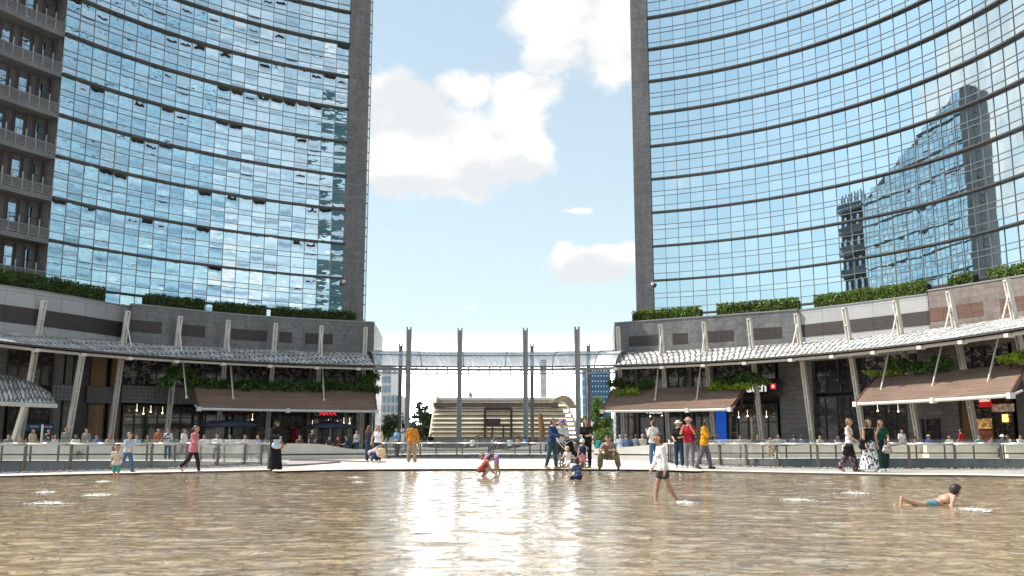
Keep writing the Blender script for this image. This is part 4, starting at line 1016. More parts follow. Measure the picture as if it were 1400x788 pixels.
mb = MB(); zb = p.z; mb.box((p.x, Y, (zb)/2), (9*k, 4, zb)); mb.lathe([(5.2*k, zb), (5.2*k, zb+1.6*k), (3.2*k, zb+2.5*k), (2.6*k, zb+7*k), (1.4*k, zb+8.5*k)], (p.x, Y, 0), 8); mb.build('tower_body', sm, T)
mb = MB(); mb.lathe([(1.3*k, zb+8.5*k), (.9*k, zb+13*k), (.35*k, zb+15*k), (.15*k, zb+24*k), (0, zb+24.2*k)], (p.x, Y, 0), 8); mb.build('needle', sm, T)

# ---------------------------------------------------------------- glass balustrades round the wells
bal_glass = clear('balustrade_glass', (.965, .975, .97), .04, .025)
rail_m = mat('sunlit_handrail_steel', (.62, .58, .54), .3, .7, .08, 6); post_m = mat('bronze_post', (.15, .125, .105), .4, .5, .15, 6)
def balustrade(label, L, step=1.55, skip=None, anchors=None):
    P = resample(L+[L[0]], step)[:-1]; n = len(P); cx, cy = sum(p[0] for p in P)/n, sum(p[1] for p in P)/n
    T = thing('glass_balustrade', label, 'balustrade', (cx, cy, GZ)); vis = []
    for i in range(n):
        px = pxof(P[i][0], P[i][1], .5); vis.append(-60 < px < 1460 and P[i][1] > 5)
    rail = MB()
    for i in range(n):
        a, b = P[i], P[(i+1) % n]
        if not (vis[i] or vis[(i+1) % n]): continue
        o = Vector((cx-a[0], cy-a[1], 0)).normalized()*.06
        rail.tube([(a[0], a[1], .91), (b[0], b[1], .91)], .036, 8)
        mb = MB(); mb.bar((a[0]+o.x, a[1]+o.y, GZ), (a[0]+o.x, a[1]+o.y, .84), .05, .09, up=(b[0]-a[0], b[1]-a[1], 0)); mb.bar((a[0]+o.x, a[1]+o.y, .84), (a[0], a[1], .89), .05, .05); mb.build('post', post_m, T)
        d = Vector((b[0]-a[0], b[1]-a[1], 0)); d2 = d*.012
        mb = MB(); mb.bar((a[0]+d2.x+o.x*1.6, a[1]+d2.y+o.y*1.6, .58), (b[0]-d2.x+o.x*1.6, b[1]-d2.y+o.y*1.6, .58), .02, 1.02); mb.build('glass_pane', bal_glass, T)
    rail.build('handrail', rail_m, T, smooth=True)
    return T
balustrade('long glass balustrade with pale handrail on the left side of the pool', [tuple(p) for p in wells[0]])
balustrade('long glass balustrade with pale handrail on the right side of the pool', [tuple(p) for p in wells[1]])
balustrade('glass balustrade with thin handrail behind the forecourt, in the centre', [tuple(p) for p in wells[2]], 2.1)
# pebble strips between rim and glass
peb = mat('grey_pebbles', (.30, .28, .26), .7, 0, .4, 5)
def pebbles(name, L, front, wdt):
    N = []; P = resample(L, .16)
    NN = normals(P); n = 0; V = []; Fc = []
    ico = [(0, 0, .5), (.5, 0, 0), (0, .5, 0), (-.5, 0, 0), (0, -.5, 0), (0, 0, -.3)]; fi = [(0, 1, 2), (0, 2, 3), (0, 3, 4), (0, 4, 1), (5, 2, 1), (5, 3, 2), (5, 4, 3), (5, 1, 4)]
    mb = MB()
    for p, nn in zip(P, NN):
        for _ in range(4):
            o = random.uniform(.05, wdt); s = random.uniform(.06, .13); a = random.random()*6; x = p[0]-nn[0]*o*front+random.uniform(-.08, .08); y = p[1]-nn[1]*o*front
            mb.add([(x+(q[0]*math.cos(a)-q[1]*math.sin(a))*s, y+(q[0]*math.sin(a)+q[1]*math.cos(a))*s*.8, GZ+.02+q[2]*s*.8) for q in ico], fi)
    return tag(mb.build(name, peb), 'strip of loose grey pebbles along the foot of the glass balustrade', 'pebbles', kind='stuff')
fl = [p for p in wells[0] if True]
def front_part(px0, px1, L):
    return sorted([p for p in L if px0 < pxof(p[0], p[1], 0) < px1 and p[1] < 45], key=lambda p: pxof(p[0], p[1], 0))
def lower_chain(L, px0, px1):
    d = {}
    for p in L:
        if p[1] < 2: continue
        x = pxof(p[0], p[1], 0)
        if px0 < x < px1: d.setdefault(int(x/22), []).append(p)
    return [min(v, key=lambda p: p[1]) for k, v in sorted(d.items())]
o = pebbles('pebbles', lower_chain([p for p in wells[0] if p[1] < 43], -60, 360), 1, .8); o['label'] = 'grey pebble strip between the left balustrade and the pool rim'
o = pebbles('pebbles', lower_chain([p for p in wells[1] if p[1] < 41], 935, 1460), 1, .8); o['label'] = 'grey pebble strip between the right balustrade and the pool rim'
o = pebbles('pebbles', lower_chain([p for p in wells[2] if p[1] < 60], 520, 800), 1, 1.3); o['label'] = 'grey pebble strip at the foot of the central balustrade'

# ---------------------------------------------------------------- wave benches
def bench(label, px0, px1, Yf, wave, thick=.55, plinth=True, m=None):
    """curved stone bench wall; wave(u) gives the height of its top at u in 0..1"""
    m = m or bench_stone
    P = [g2(px0+(px1-px0)*i/24, Yf(px0+(px1-px0)*i/24)) for i in range(25)]; T = thing('wave_bench', label, 'bench', (P[12][0], P[12][1], GZ))
    top = [wave(i/24) for i in range(25)]; mb = MB(); mb.wall(P, GZ+.30, top, thick); b = mb.build('back_wall', m, T)
    N = normals(P)
    if plinth:
        mb = MB(); mb.wall([(p[0]-n[0]*.25, p[1]-n[1]*.25) for p, n in zip(P, N)], GZ, GZ+.22, thick+.4); mb.build('plinth', m, T)
        mb = MB(); mb.wall([(p[0]+n[0]*.05, p[1]+n[1]*.05) for p, n in zip(P, N)], GZ+.22, GZ+.30, thick-.1); mb.build('shadow_gap', shop_dark, T)
    mb = MB(); mb.wall([(p[0]+n[0]*(thick+.005), p[1]+n[1]*(thick+.005)) for p, n in zip(P, N)], GZ+.36, GZ+.45, .5); mb.build('seat', mat('bench_seat_timber', (.24, .16, .10), .6), T)
    return T
W = math.sin
bench('pale wave-topped stone bench between the black-robed woman and the passage', 372, 516, lambda x: 51+ (x-372)/144*4, lambda u: .90-.34/(1+math.exp(-(u-.6)*14)))
bench('curved pale bench beyond the left balustrade, at the frame edge', -50, 98, lambda x: 52, lambda u: .84+.08*W(u*5))
bench('curved pale bench beyond the left balustrade, behind the small walking child', 100, 232, lambda x: 53, lambda u: .84+.08*W(u*6+1))
bench('curved pale bench beyond the left balustrade, behind the girl in pink', 240, 352, lambda x: 54, lambda u: .84+.07*W(u*5+2))
bench('white wave-topped bench seen through the central balustrade, left half', 560, 668, lambda x: 79, lambda u: .42+.55*abs(u-.55)**1.6)
bench('white wave-topped bench seen through the central balustrade, right half', 672, 745, lambda x: 79, lambda u: .15+.72*u)
bench('grey wave-topped stone bench behind the squatting man', 812, 918, lambda x: 53-(x-812)/106*3, lambda u: .62+.35*u**1.5)
cream = mat('sunlit_bench_stone', (.82, .75, .62), .6, 0, .08, 1.6, .1)  # bench stone again, with sunlight put in as a brighter cream tone
bench('sunlit cream wave bench beyond the right balustrade, behind the man in yellow', 960, 1058, lambda x: 58, lambda u: .80+.08*W(u*4), m=cream)
bench('sunlit cream wave bench beyond the right balustrade, left of the three strolling women', 1064, 1152, lambda x: 59, lambda u: .72+.24*u*u, m=cream)
bench('sunlit cream wave bench beyond the right balustrade, right of the three strolling women', 1156, 1262, lambda x: 59.5, lambda u: .92-.24*W(u*3.1), m=cream)
bench('sunlit cream wave bench beyond the right balustrade, in front of the toy shop', 1268, 1372, lambda x: 58.5, lambda u: .78+.2*W(u*2.6+.3), m=cream)
bench('sunlit cream wave bench beyond the right balustrade, at the frame edge', 1376, 1460, lambda x: 57, lambda u: .92-.2*u, m=cream)
# concrete channel kerbs on the left forecourt
for lab, pts in (('dark curved drain slot on the forecourt beside the black-robed woman', ((392, 637), (420, 636), (450, 634), (466, 632.5))), ('dark curved drain edge below the pale wave bench', ((395, 629.5), (440, 630), (480, 631.5), (520, 632.4)))):
    P = [g2(a, Yg(b, .07)) for a, b in pts]; mb = MB(); mb.wall([tuple(p) for p in catmull(P, 5)], GZ+.004, GZ+.06, .35); tag(mb.build('drain_slot', mat('drain_metal', (.14, .12, .11), .6)), lab, 'drain')

# ---------------------------------------------------------------- parasols, signs, small fixtures
nav = mat('navy_parasol_cloth', (.035, .045, .075), .8)
def parasol(label, px, off, z, rad, h=.62, m=nav):
    q = Q(px, off, z); T = thing('parasol', label, 'parasol', (*q, 0), 'cafe parasols'); mb = MB(); n = 8; vs = [(q[0], q[1], z+h)]
    for k in range(n): a = 2*math.pi*k/n+.39; vs.append((q[0]+rad*math.cos(a), q[1]+rad*math.sin(a), z))
    for k in range(n): a = 2*math.pi*k/n+.39; vs.append((q[0]+rad*math.cos(a), q[1]+rad*math.sin(a), z-.2))
    mb.add(vs, [(0, 1+k, 1+(k+1) % n) for k in range(n)]+[(1+k, 1+n+k, 1+n+(k+1) % n, 1+(k+1) % n) for k in range(n)]); mb.build('cloth', m, T)
    mb = MB(); mb.tube([(*q, 0), (*q, z+h+.15)], .04, 8); mb.build('pole', steel, T)
    mb = MB()
    for k in range(n): a = 2*math.pi*k/n+.39; mb.tube([(q[0], q[1], z+h*.35), (q[0]+rad*.6*math.cos(a), q[1]+rad*.6*math.sin(a), z+h*.33)], .015, 5)
    mb.build('rib', steel, T); mb = MB(); mb.lathe([(.35, 0), (.35, .1), (.08, .14)], (*q, 0), 12); mb.build('base', dark_metal, T); return T
parasol('wide dark parasol under the middle of the shaded awning', 314, .6, 2.55, 3.0, .55); parasol('dark blue parasol under the red sign at the shaded awning', 452, .8, 2.5, 2.6, .6)
def text(body, name, size, m, parent, loc, rz, ext=.02, bold=0.0, sx=1.0):
    cu = bpy.data.curves.new(name, 'FONT'); cu.body = body; cu.size = size; cu.extrude = ext; cu.align_x = 'CENTER'; cu.align_y = 'CENTER'; cu.offset = bold
    tmp = bpy.data.objects.new('tmp', cu); COL.objects.link(tmp); bpy.context.view_layer.update()
    me = bpy.data.meshes.new_from_object(tmp.evaluated_get(bpy.context.evaluated_depsgraph_get())); bpy.data.objects.remove(tmp); me.name = name
    me.materials.clear(); me.materials.append(m); ob = bpy.data.objects.new(name, me); COL.objects.link(ob)
    ob.parent = parent; ORG[ob] = ORG[parent]; ob.location = Vector(loc)-ORG[parent]; ob.rotation_euler = (math.pi/2, 0, rz); ob.scale = (sx, 1, 1); return ob
white_s = emit('white_sign_letter', (.8, .8, .78), .55); red_s = emit('red_sign_letter', (.65, .02, .03), .5)
def sign(name, label, px, off, z, w_, h_, m, th=.12):
    q = Q(px, off, z); n = Nrm(px, off, z); rz = math.atan2(n[1], n[0])-math.pi/2; T = thing(name, label, 'sign', (*q, z))
    mb = MB(); mb.box((*q, z), (w_, th, h_), rz=rz); mb.build('panel', m, T); f = Vector((-n[0], -n[1], 0)); r_ = Vector((math.cos(rz), math.sin(rz), 0)); return T, Vector((*q, z))+f*(th/2+.015), r_, rz
k = .072
T, c_, r_, rz = sign('shop_sign', 'black shop sign reading swatch with a small red emblem', 1033, 5.6, 6.15, 5.4, 1.5, mat('black_sign', (.012, .012, .013), .35))
text('swatch', 'sign_lettering', 1.35, white_s, T, c_-r_*.55+Vector((0, 0, .05)), rz, .02, .03, .92)
mb = MB(); e_ = c_+r_*1.85+Vector((0, 0, .1)); mb.box(e_, (.55, .04, .55), rz=rz); eo = mb.build('red_emblem', red_s, T)
mb = MB(); mb.box(e_+Vector((0, 0, 0))-Vector((-r_.y, r_.x, 0))*.03, (.34, .03, .1), rz=rz); mb.box(e_-Vector((-r_.y, r_.x, 0))*.033, (.1, .03, .34), rz=rz); mb.build('white_cross', white_s, eo)
T, c_, r_, rz = sign('shop_sign', 'red square shop sign reading LEGO on the toy shop', 1347, 6.3, 4.15, 1.12, .98, emit('red_sign_panel', (.60, .01, .015), .3))
text('LEGO', 'sign_lettering', .46, emit('cream_letter', (.85, .85, .7), .5), T, c_+Vector((0, 0, .1)), rz, .02, .018, .86)
T, c_, r_, rz = sign('shop_sign', 'dark sign strip with small white lettering over the shop behind the folded-arms woman', 894, 5.9, 4.05, 2.8, .7, mat('black_sign', (.012, .012, .013), .35))
text('Vilanda', 'sign_lettering', .62, white_s, T, c_, rz, .015, .01, 1.0)
T, c_, r_, rz = sign('shop_sign', 'dark fascia with red letters half hidden by the white tube of the shaded awning', 448, 4.6, 3.72, 3.0, .9, mat('black_sign', (.012, .012, .013), .35))
text('NAVA', 'sign_lettering', .6, emit('bright_red_letter', (.75, .02, .03), .9), T, c_+Vector((0, 0, .12)), rz, .02, .02, 1.05)
T, c_, r_, rz = sign('shop_sign', 'dull red fascia behind the wide dark parasol', 316, 5.6, 4.0, 2.4, .7, mat('dull_red_fascia', (.16, .012, .02), .5))
T, c_, r_, rz = sign('shop_sign', 'blue sign with two pale text bars beneath the small domed roof', 55, 3.0, 2.15, 2.5, .55, mat('blue_sign', (.02, .06, .16), .5))
for s_, w_ in ((-.6, .8), (.65, .9)):
    mb = MB()
    for i in range(7): mb.box(c_+r_*(s_+(i-3)*w_/7)+Vector((0, 0, .06)), (w_/7*.7, .02, .10+.05*(i % 2)), rz=rz)
    mb.build('lettering', mat('sign_grey_white', (.6, .62, .64), .5), T)
# free-standing pale pole before the blue sign
q = g2(55, 60); T = thing('lamp_post', 'slim pale pole standing in front of the blue sign', 'post', (*q, 0)); mb = MB(); mb.tube([(*q, 0), (*q, 2.05)], .07, 8); mb.build('shaft', steel, T); mb = MB(); mb.lathe([(.18, 0), (.18, .04), (.08, .06)], (*q, 0), 12); mb.build('base', steel, T)
q = Q(1028, 1.5, 2); T = thing('flag_pole', 'thin wooden pole standing before the watch shop', 'pole', (*q, 0)); mb = MB(); mb.tube([(*q, 0), (*q, 3.2)], .07, 8); mb.build('shaft', mat('tan_pole', (.45, .36, .24), .6), T); mb = MB(); mb.lathe([(.2, 0), (.2, .06), (.08, .09)], (*q, 0), 12); mb.build('base', dark_metal, T)
# bubbling jets on the pool surface
foam = mat('white_foam', (.70, .69, .66), .6, 0, .05, 20)
for lab, px, py, wpx in (('foaming water jet nearest the left frame edge', 65, 689.5, 62), ('foaming water jet right of the nearest left jet', 132, 678, 46), ('small foaming jet behind the two left jets', 62, 674, 30), ('small jet by the feet of the small walking child', 142, 659, 22),
    ('tiny jet near the left end of the pool glare', 486, 653.5, 22), ('tiny low jet just in front of another tiny jet', 492, 660, 24), ('splashing jet at the feet of the wading boy', 936, 688, 34), 
    ('thin line of foam between the wading boy and the floating boy, dotted', 1090, 684.5, 48), ('flat jet below the three strolling women', 1168, 675, 46),    ('low foam streak right of the floating boy', 1335, 698, 50)):
    p = pz(px, py, .0); Wd = wpx*p.y/F*.9; mb = MB(); T = None
    for _ in range(int(60+wpx)):
        u = random.gauss(0, .26); v = random.gauss(0, .22); r_ = random.uniform(.008, .028)*max(.4, 1.1-abs(u)*1.6)
        mb.ball((p.x+u*Wd, p.y+v*min(Wd, .5), .004+abs(random.gauss(0, .006))), r_, 7, 4, sc=(random.uniform(1.2, 2.6), random.uniform(.8, 1.6), random.uniform(.3, .6)))
    for _ in range(int(50+wpx*.6)):
        u = random.gauss(0, .2); v = random.gauss(0, .18)
        mb.ball((p.x+u*Wd, p.y+v*min(Wd, .5), abs(random.gauss(.01, .03))*max(.2, 1-abs(u)*2)), random.uniform(.004, .011), 5, 3)
    tag(mb.build('fountain_jet', foam), lab, 'water jet', 'bubbling jets in the pool')
# ---------------------------------------------------------------- people: smooth-union bodies meshed with surface nets
def sdf_mesh(prims, res, k=.03, cuts=(), pad=.05, post=None):
    A = np.array([[*p[0], *p[1]] for p in prims], float); rr = np.array([max(p[2], p[3]) for p in prims])
    lo = np.minimum(A[:, :3], A[:, 3:]).min(0)-rr.max()-pad; hi = np.maximum(A[:, :3], A[:, 3:]).max(0)+rr.max()+pad
    n = np.ceil((hi-lo)/res).astype(int)+2
    ax = [lo[i]+res*np.arange(n[i]) for i in range(3)]
    D = np.full(n, .2, np.float32)
    for p in prims:
        a, b = np.array(p[0], float), np.array(p[1], float); ra, rb = p[2], p[3]; m = max(ra, rb)+k*1.5+res*2
        i0 = np.maximum(((np.minimum(a, b)-m-lo)/res).astype(int), 0); i1 = np.minimum(((np.maximum(a, b)+m-lo)/res).astype(int)+2, n)
        X = ax[0][i0[0]:i1[0], None, None]; Y = ax[1][None, i0[1]:i1[1], None]; Z = ax[2][None, None, i0[2]:i1[2]]
        d = b-a; L2 = (d*d).sum()
        if L2 > 1e-12: t = np.clip(((X-a[0])*d[0]+(Y-a[1])*d[1]+(Z-a[2])*d[2])/L2, 0, 1)
        else: t = np.zeros((i1-i0))
        q = np.sqrt((X-a[0]-t*d[0])**2+(Y-a[1]-t*d[1])**2+(Z-a[2]-t*d[2])**2)-(ra+(rb-ra)*t)
        sub = D[i0[0]:i1[0], i0[1]:i1[1], i0[2]:i1[2]]
        h = np.clip(.5+.5*(sub-q)/k, 0, 1); sub[...] = sub*(1-h)+q*h-k*h*(1-h)
    if cuts or post:
        X, Y, Z = np.meshgrid(*ax, indexing='ij')
        for c, nrm in cuts: D = np.maximum(D, (X-c[0])*nrm[0]+(Y-c[1])*nrm[1]+(Z-c[2])*nrm[2])
        if post: D = post(D, X, Y, Z)
    I = D < 0
    c = np.zeros(n-1, np.uint8)
    for dx in (0, 1):
        for dy in (0, 1):
            for dz in (0, 1): c += I[dx:n[0]-1+dx, dy:n[1]-1+dy, dz:n[2]-1+dz]
    act = (c > 0) & (c < 8); idx = np.argwhere(act)
    if not len(idx): return [], []
    num = np.full(n-1, -1, int); num[act] = np.arange(len(idx))
    acc = np.zeros((len(idx), 3)); cnt = np.zeros(len(idx)); E = [(0, 0, 0), (1, 0, 0), (0, 1, 0), (0, 0, 1), (1, 1, 0), (1, 0, 1), (0, 1, 1), (1, 1, 1)]
    for i in range(8):
        for j in range(i+1, 8):
            e = np.array(E[j])-np.array(E[i])
            if abs(e).sum() != 1: continue
            va = D[idx[:, 0]+E[i][0], idx[:, 1]+E[i][1], idx[:, 2]+E[i][2]]; vb = D[idx[:, 0]+E[j][0], idx[:, 1]+E[j][1], idx[:, 2]+E[j][2]]
            m = (va < 0) != (vb < 0); t = np.where(m, va/(va-vb+1e-12), 0)
            acc[m] += (np.array(E[i])+t[:, None]*e)[m]; cnt[m] += 1
    V = lo+res*(idx+acc/cnt[:, None]); Fs = []
    for a in range(3):
        b, c_ = (a+1) % 3, (a+2) % 3
        s0 = [slice(1, -1)]*3; s1 = list(s0); s0[a] = slice(0, -1); s1[a] = slice(1, None)
        s0[b] = s1[b] = slice(1, -1); s0[c_] = s1[c_] = slice(1, -1)
        A0, A1 = I[tuple(s0)], I[tuple(s1)]; w_ = np.argwhere(A0 != A1); off = np.array([1, 1, 1]); off[a] = 0; base = w_+off
        if not len(base): continue
        def at(db, dc):
            q = base.copy(); q[:, b] -= db; q[:, c_] -= dc; return num[q[:, 0], q[:, 1], q[:, 2]]
        f = np.stack([at(1, 1), at(0, 1), at(0, 0), at(1, 0)], 1); fl = ~A0[w_[:, 0], w_[:, 1], w_[:, 2]]; f[fl] = f[fl][:, ::-1]; Fs.append(f)
    f = np.concatenate(Fs); f = f[(f >= 0).all(1)]
    return V.tolist(), f.tolist()
SKIN = [mat('skin_light', (.52, .30, .21), .55, 0, .06, 8), mat('skin_tan', (.42, .235, .155), .55, 0, .06, 8), mat('skin_brown', (.16, .085, .055), .55, 0, .08, 8)]
HAIRC = {'black': (.018, .014, .012), 'brown': (.055, .03, .018), 'light': (.20, .125, .065), 'grey': (.3, .29, .28), 'auburn': (.12, .045, .022)}
def V3(*a): return np.array(a, float)
def skel(H=1.75, lean=0, legs=((0, 0, 3), (0, 0, 3)), arms=((5, 8, 12, 0), (5, 8, 12, 0)), head=(0, 0), child=0, pelvis_z=None, sh=.17, roll=0):
    lf = 1-.12*child; hs = 1+.42*child; s = H/(1.77-.10*child+.05*child); L = R(lean); j = {}
    def up(x, y, z): return V3(x, y*math.cos(L)+z*math.sin(L), -y*math.sin(L)+z*math.cos(L))
    j['pelvis'] = V3(0, 0, 0); j['waist'] = up(0, 0, .15); j['chest'] = up(0, .01, .33); j['sc'] = up(0, 0, .49); j['neck'] = up(0, .005, .56)
    hp = R(lean*.6+head[1]); j['head'] = j['neck']+V3(0, math.sin(hp)*.135+.02*math.cos(hp), math.cos(hp)*.135-.02*math.sin(hp)+.03*child)
    fy = R(head[0]); j['fwd'] = V3(-math.sin(fy)*math.cos(hp), math.cos(fy)*math.cos(hp), -math.sin(hp)); j['hup'] = V3(0, math.sin(hp), math.cos(hp)); j['hs'] = hs
    for i, sd in enumerate((-1, 1)):
        n = 'LR'[i]; th, kn, ab = [R(q) for q in legs[i]]
        hip = V3(sd*.085, 0, -.02); d = V3(sd*math.sin(ab), math.sin(th)*math.cos(ab), -math.cos(th)*math.cos(ab)); knee = hip+d*.43*lf
        d2 = V3(sd*math.sin(ab)*.3, math.sin(th-kn), -math.cos(th-kn)); ank = knee+d2*.42*lf
        ft = th-kn; fd = V3(sd*.12, max(.35, math.cos(ft*.8)), math.sin(min(0, ft))*.75); fd /= np.linalg.norm(fd)
        j['hip'+n], j['kne'+n], j['ank'+n], j['toe'+n] = hip, knee, ank, ank+fd*.15+V3(0, 0, -.055)
        j['heel'+n] = ank-fd*.04+V3(0, 0, -.045)
        p, ab, el, inn = [R(q) for q in arms[i]]
        shd = up(sd*sh, 0, .47); D1 = V3(sd*math.sin(ab), math.sin(p)*math.cos(ab), -math.cos(p)*math.cos(ab)); elb = shd+D1*.285
        D2 = V3(-sd*math.sin(inn), math.sin(p+el)*math.cos(inn), -math.cos(p+el)*math.cos(inn)); wr = elb+D2*.25
        j['sho'+n], j['elb'+n], j['wri'+n], j['hd'+n] = shd, elb, wr, D2
    zs = min(min(j['toe'+n][2]-.028, j['heel'+n][2]-.03) for n in 'LR')
    dz = -zs if pelvis_z is None else pelvis_z/s
    for k in list(j):
        if k in ('fwd', 'hup', 'hdL', 'hdR'): continue
        if k == 'hs': continue
        j[k] = (j[k]+V3(0, 0, dz))*s
    j['s'] = s; return j
def sc(P, s): return [(a, b, ra*s, rb*s) for a, b, ra, rb in P]
def torso_prims(j, g=0.0, hips=True):
    s = j['s']; mid = lambda a, b, t: a+(b-a)*t
    X = V3(1, 0, 0)*s
    P = [(j['shoL']*.8+j['sc']*.2, j['shoR']*.8+j['sc']*.2, .062+g, .062+g), (j['chest']-X*.07, j['chest']+X*.07, .102+g, .102+g), (j['waist']-X*.055, j['waist']+X*.055, .09+g, .09+g), (j['sc'], j['chest'], .09+g, .1+g)]
    if hips: P.append((j['pelvis']-X*.07, j['pelvis']+X*.07, .105+g, .105+g))
    return P
def arm_prims(j, n, g=0.0, f=1.0):
    P = [(j['sho'+n], j['sho'+n]+(j['elb'+n]-j['sho'+n])*min(1, f*2), .05+g, (.05-.01*min(1, f*2))+g)]
    if f > .5: q = (f-.5)*2; P.append((j['elb'+n], j['elb'+n]+(j['wri'+n]-j['elb'+n])*q, .04+g, (.04-.012*q)+g))
    return P
def leg_prims(j, n, g=0.0, f=1.0, loose=0.0):
    q = min(1, f*2); P = [(j['hip'+n], j['hip'+n]+(j['kne'+n]-j['hip'+n])*q, .088+g, .088-.03*q+g+loose*q*.6)]
    if f > .5:
        q = (f-.5)*2; P.append((j['kne'+n], j['kne'+n]+(j['ank'+n]-j['kne'+n])*.3*min(1, q/.3), .057+g+loose*.6, .058+g+loose*.7))
        if q > .3: a = j['kne'+n]+(j['ank'+n]-j['kne'+n])*.3; P.append((a, j['kne'+n]+(j['ank'+n]-j['kne'+n])*q, .058+g+loose*.7, .058-.022*(q-.3)/.7+g+loose))
    return P
def head_prims(j, g=0.0):
    s = j['hs']; h, f, u = j['head'], j['fwd']*j['s'], j['hup']*j['s']
    return [(h+u*.025*s, h+u*.02*s-f*.025*s, (.088)*s+g, .092*s+g), (h-u*.045*s+f*.022*s, h-u*.06*s+f*.035*s, .062*s+g, .048*s+g)]
def hands(mb, j, curl=.6):
    s = j['s']
    for n, sd in (('L', -1), ('R', 1)):
        d = j['hd'+n]; side = np.cross(d, V3(0, 0, 1) if abs(d[2]) < .9 else V3(0, 1, 0)); side /= np.linalg.norm(side); pal = np.cross(side, d)
        w = j['wri'+n]; kb = w+d*.085*s
        for i, ln in enumerate((.062, .075, .070, .055)):
            a = kb+side*(i-1.5)*.019*s; m_ = a+d*ln*.55*s+pal*curl*.012*s; e = m_+(d*(1-curl*.5)+pal*curl*.8)*ln*.5*s
            mb.tube([Vector(a-d*.02*s), Vector(m_), Vector(e)], [.0095*s, .0085*s, .0065*s], 6)
        a = w+d*.03*s-side*.028*s; mb.tube([Vector(a), Vector(a+d*.03*s-side*.022*s), Vector(a+d*.058*s-side*.022*s+pal*.01*s)], [.012*s, .0105*s, .008*s], 6)
SCH = {}
def person(label, loc, facing, J, top=None, bottom=None, shoes=None, hair=('brown', 'short'), skin=0, hat=None, res=.02, cat='person', group=None, glasses=False, fine=True):
    """top=(material, sleeve 0..1[, loose[, hem below pelvis]]), bottom=(kind, material[, loose]); facing = where the person looks (x, y)"""
    T = local('person', label, cat, group); s = J['s']; j = J; th = J['hs']
    P = head_prims(j)+[]
    P = [(a, b, ra*s, rb*s) for a, b, ra, rb in P]
    h, f, u = j['head'], j['fwd']*s, j['hup']*s; rt = np.cross(f, u)/s
    P.append((h+f*.098*th-u*.002*th, h+f*.108*th-u*.022*th, .012*s*th, .016*s*th))
    for q in (-1, 1): P.append((h+rt*q*.088*th-u*.02, h+rt*q*.092*th+u*.012, .018*s*th, .02*s*th))
    P += sc([(j['sc'], j['head']-u*.03, .056, .05)], s)+sc(torso_prims(j), s)
    for n in 'LR':
        P += sc(arm_prims(j, n), s)+sc(leg_prims(j, n), s)
        w = j['wri'+n]; P.append((w, w+j['hd'+n]*.08*s, .03*s, .034*s)); P.append((j['ank'+n], j['heel'+n], .036*s, .034*s)); P.append((j['heel'+n], j['toe'+n], .034*s, .026*s))
    v, fc = sdf_mesh(P, res, .025*s); mb = MB(); mb.add(v, fc)
    if fine: hands(mb, j)
    mb.build('body', SKIN[skin], T, smooth=True)
    def part(nm, prims, m, k=.03, cuts=(), post=None, rs=None):
        v, fc = sdf_mesh(prims, rs or res, k*s, cuts, .05, post)
        if v: b_ = MB(); b_.add(v, fc); return b_.build(nm, m, T, smooth=True)
    if top:
        m, sl = top[0], top[1]; lo = top[2] if len(top) > 2 else .012; hem = top[3] if len(top) > 3 else 0
        dn = (j['pelvis']-j['waist'])/np.linalg.norm(j['pelvis']-j['waist']); X_ = V3(.068, 0, 0)*s
        TP = sc(torso_prims(j, lo+.008), s); low = dn*(hem+.16)*s
        TP += [(j['pelvis']-X_, j['pelvis']-X_+low, (.108+lo)*s, (.112+lo*1.5)*s), (j['pelvis']+X_, j['pelvis']+X_+low, (.108+lo)*s, (.112+lo*1.5)*s)]
        nu = (j['neck']-j['sc'])/np.linalg.norm(j['neck']-j['sc'])
        cuts = [(j['sc']+(j['neck']-j['sc'])*(.55 if sl > 0 else .2), nu), (j['pelvis']+dn*(hem+.02)*s, dn)]
        v, fc = sdf_mesh(TP, res, .03*s, cuts); sb = MB(); sb.add(v, fc)
        if sl > 0:
            for n in 'LR':
                v, fc = sdf_mesh(sc(arm_prims(j, n, lo+.008, sl), s), res, .02*s); sb.add(v, fc)
        sb.build('shirt', m, T, smooth=True)
    if bottom:
        kind, m = bottom[0], bottom[1]; lo = bottom[2] if len(bottom) > 2 else .0
        BP = sc([(j['pelvis']-V3(.065, 0, 0)*s, j['pelvis']+V3(.065, 0, 0)*s, .118, .118), (j['pelvis'], j['pelvis']+(j['waist']-j['pelvis'])*.5, .105, .10)], s)
        if kind in ('trousers', 'shorts', 'trunks'):
            ff = {'trousers': .97, 'shorts': .46, 'trunks': .24}[kind]
            for n in 'LR': BP += sc(leg_prims(j, n, .016, ff, lo), s)
            part('trousers' if kind == 'trousers' else 'shorts', BP, m, .02)
        else:
            hz = {'skirt': .5, 'longskirt': .09, 'gown': .03}[kind]*s; midf = (j['ankL']+j['ankR'])/2; end = V3(midf[0], midf[1], hz-.12*s)
            BP.append((j['pelvis'], end, .13*s, (.20+lo)*s))
            for n in 'LR': BP += sc(leg_prims(j, n, .03, .85, .02), s)
            part('skirt', BP, m, .05, [(V3(0, 0, hz), V3(0, 0, -1))])
    if shoes:
        SP_ = []
        for n in 'LR': SP_ += [(j['heel'+n]+V3(0, 0, .0), j['toe'+n], .044*s, .036*s), (j['ank'+n]-V3(0, 0, .02)*s, j['heel'+n], .044*s, .042*s)]
        part('shoe', SP_[:2], shoes, .015, rs=min(res, .018)); part('shoe', SP_[2:], shoes, .015, rs=min(res, .018))
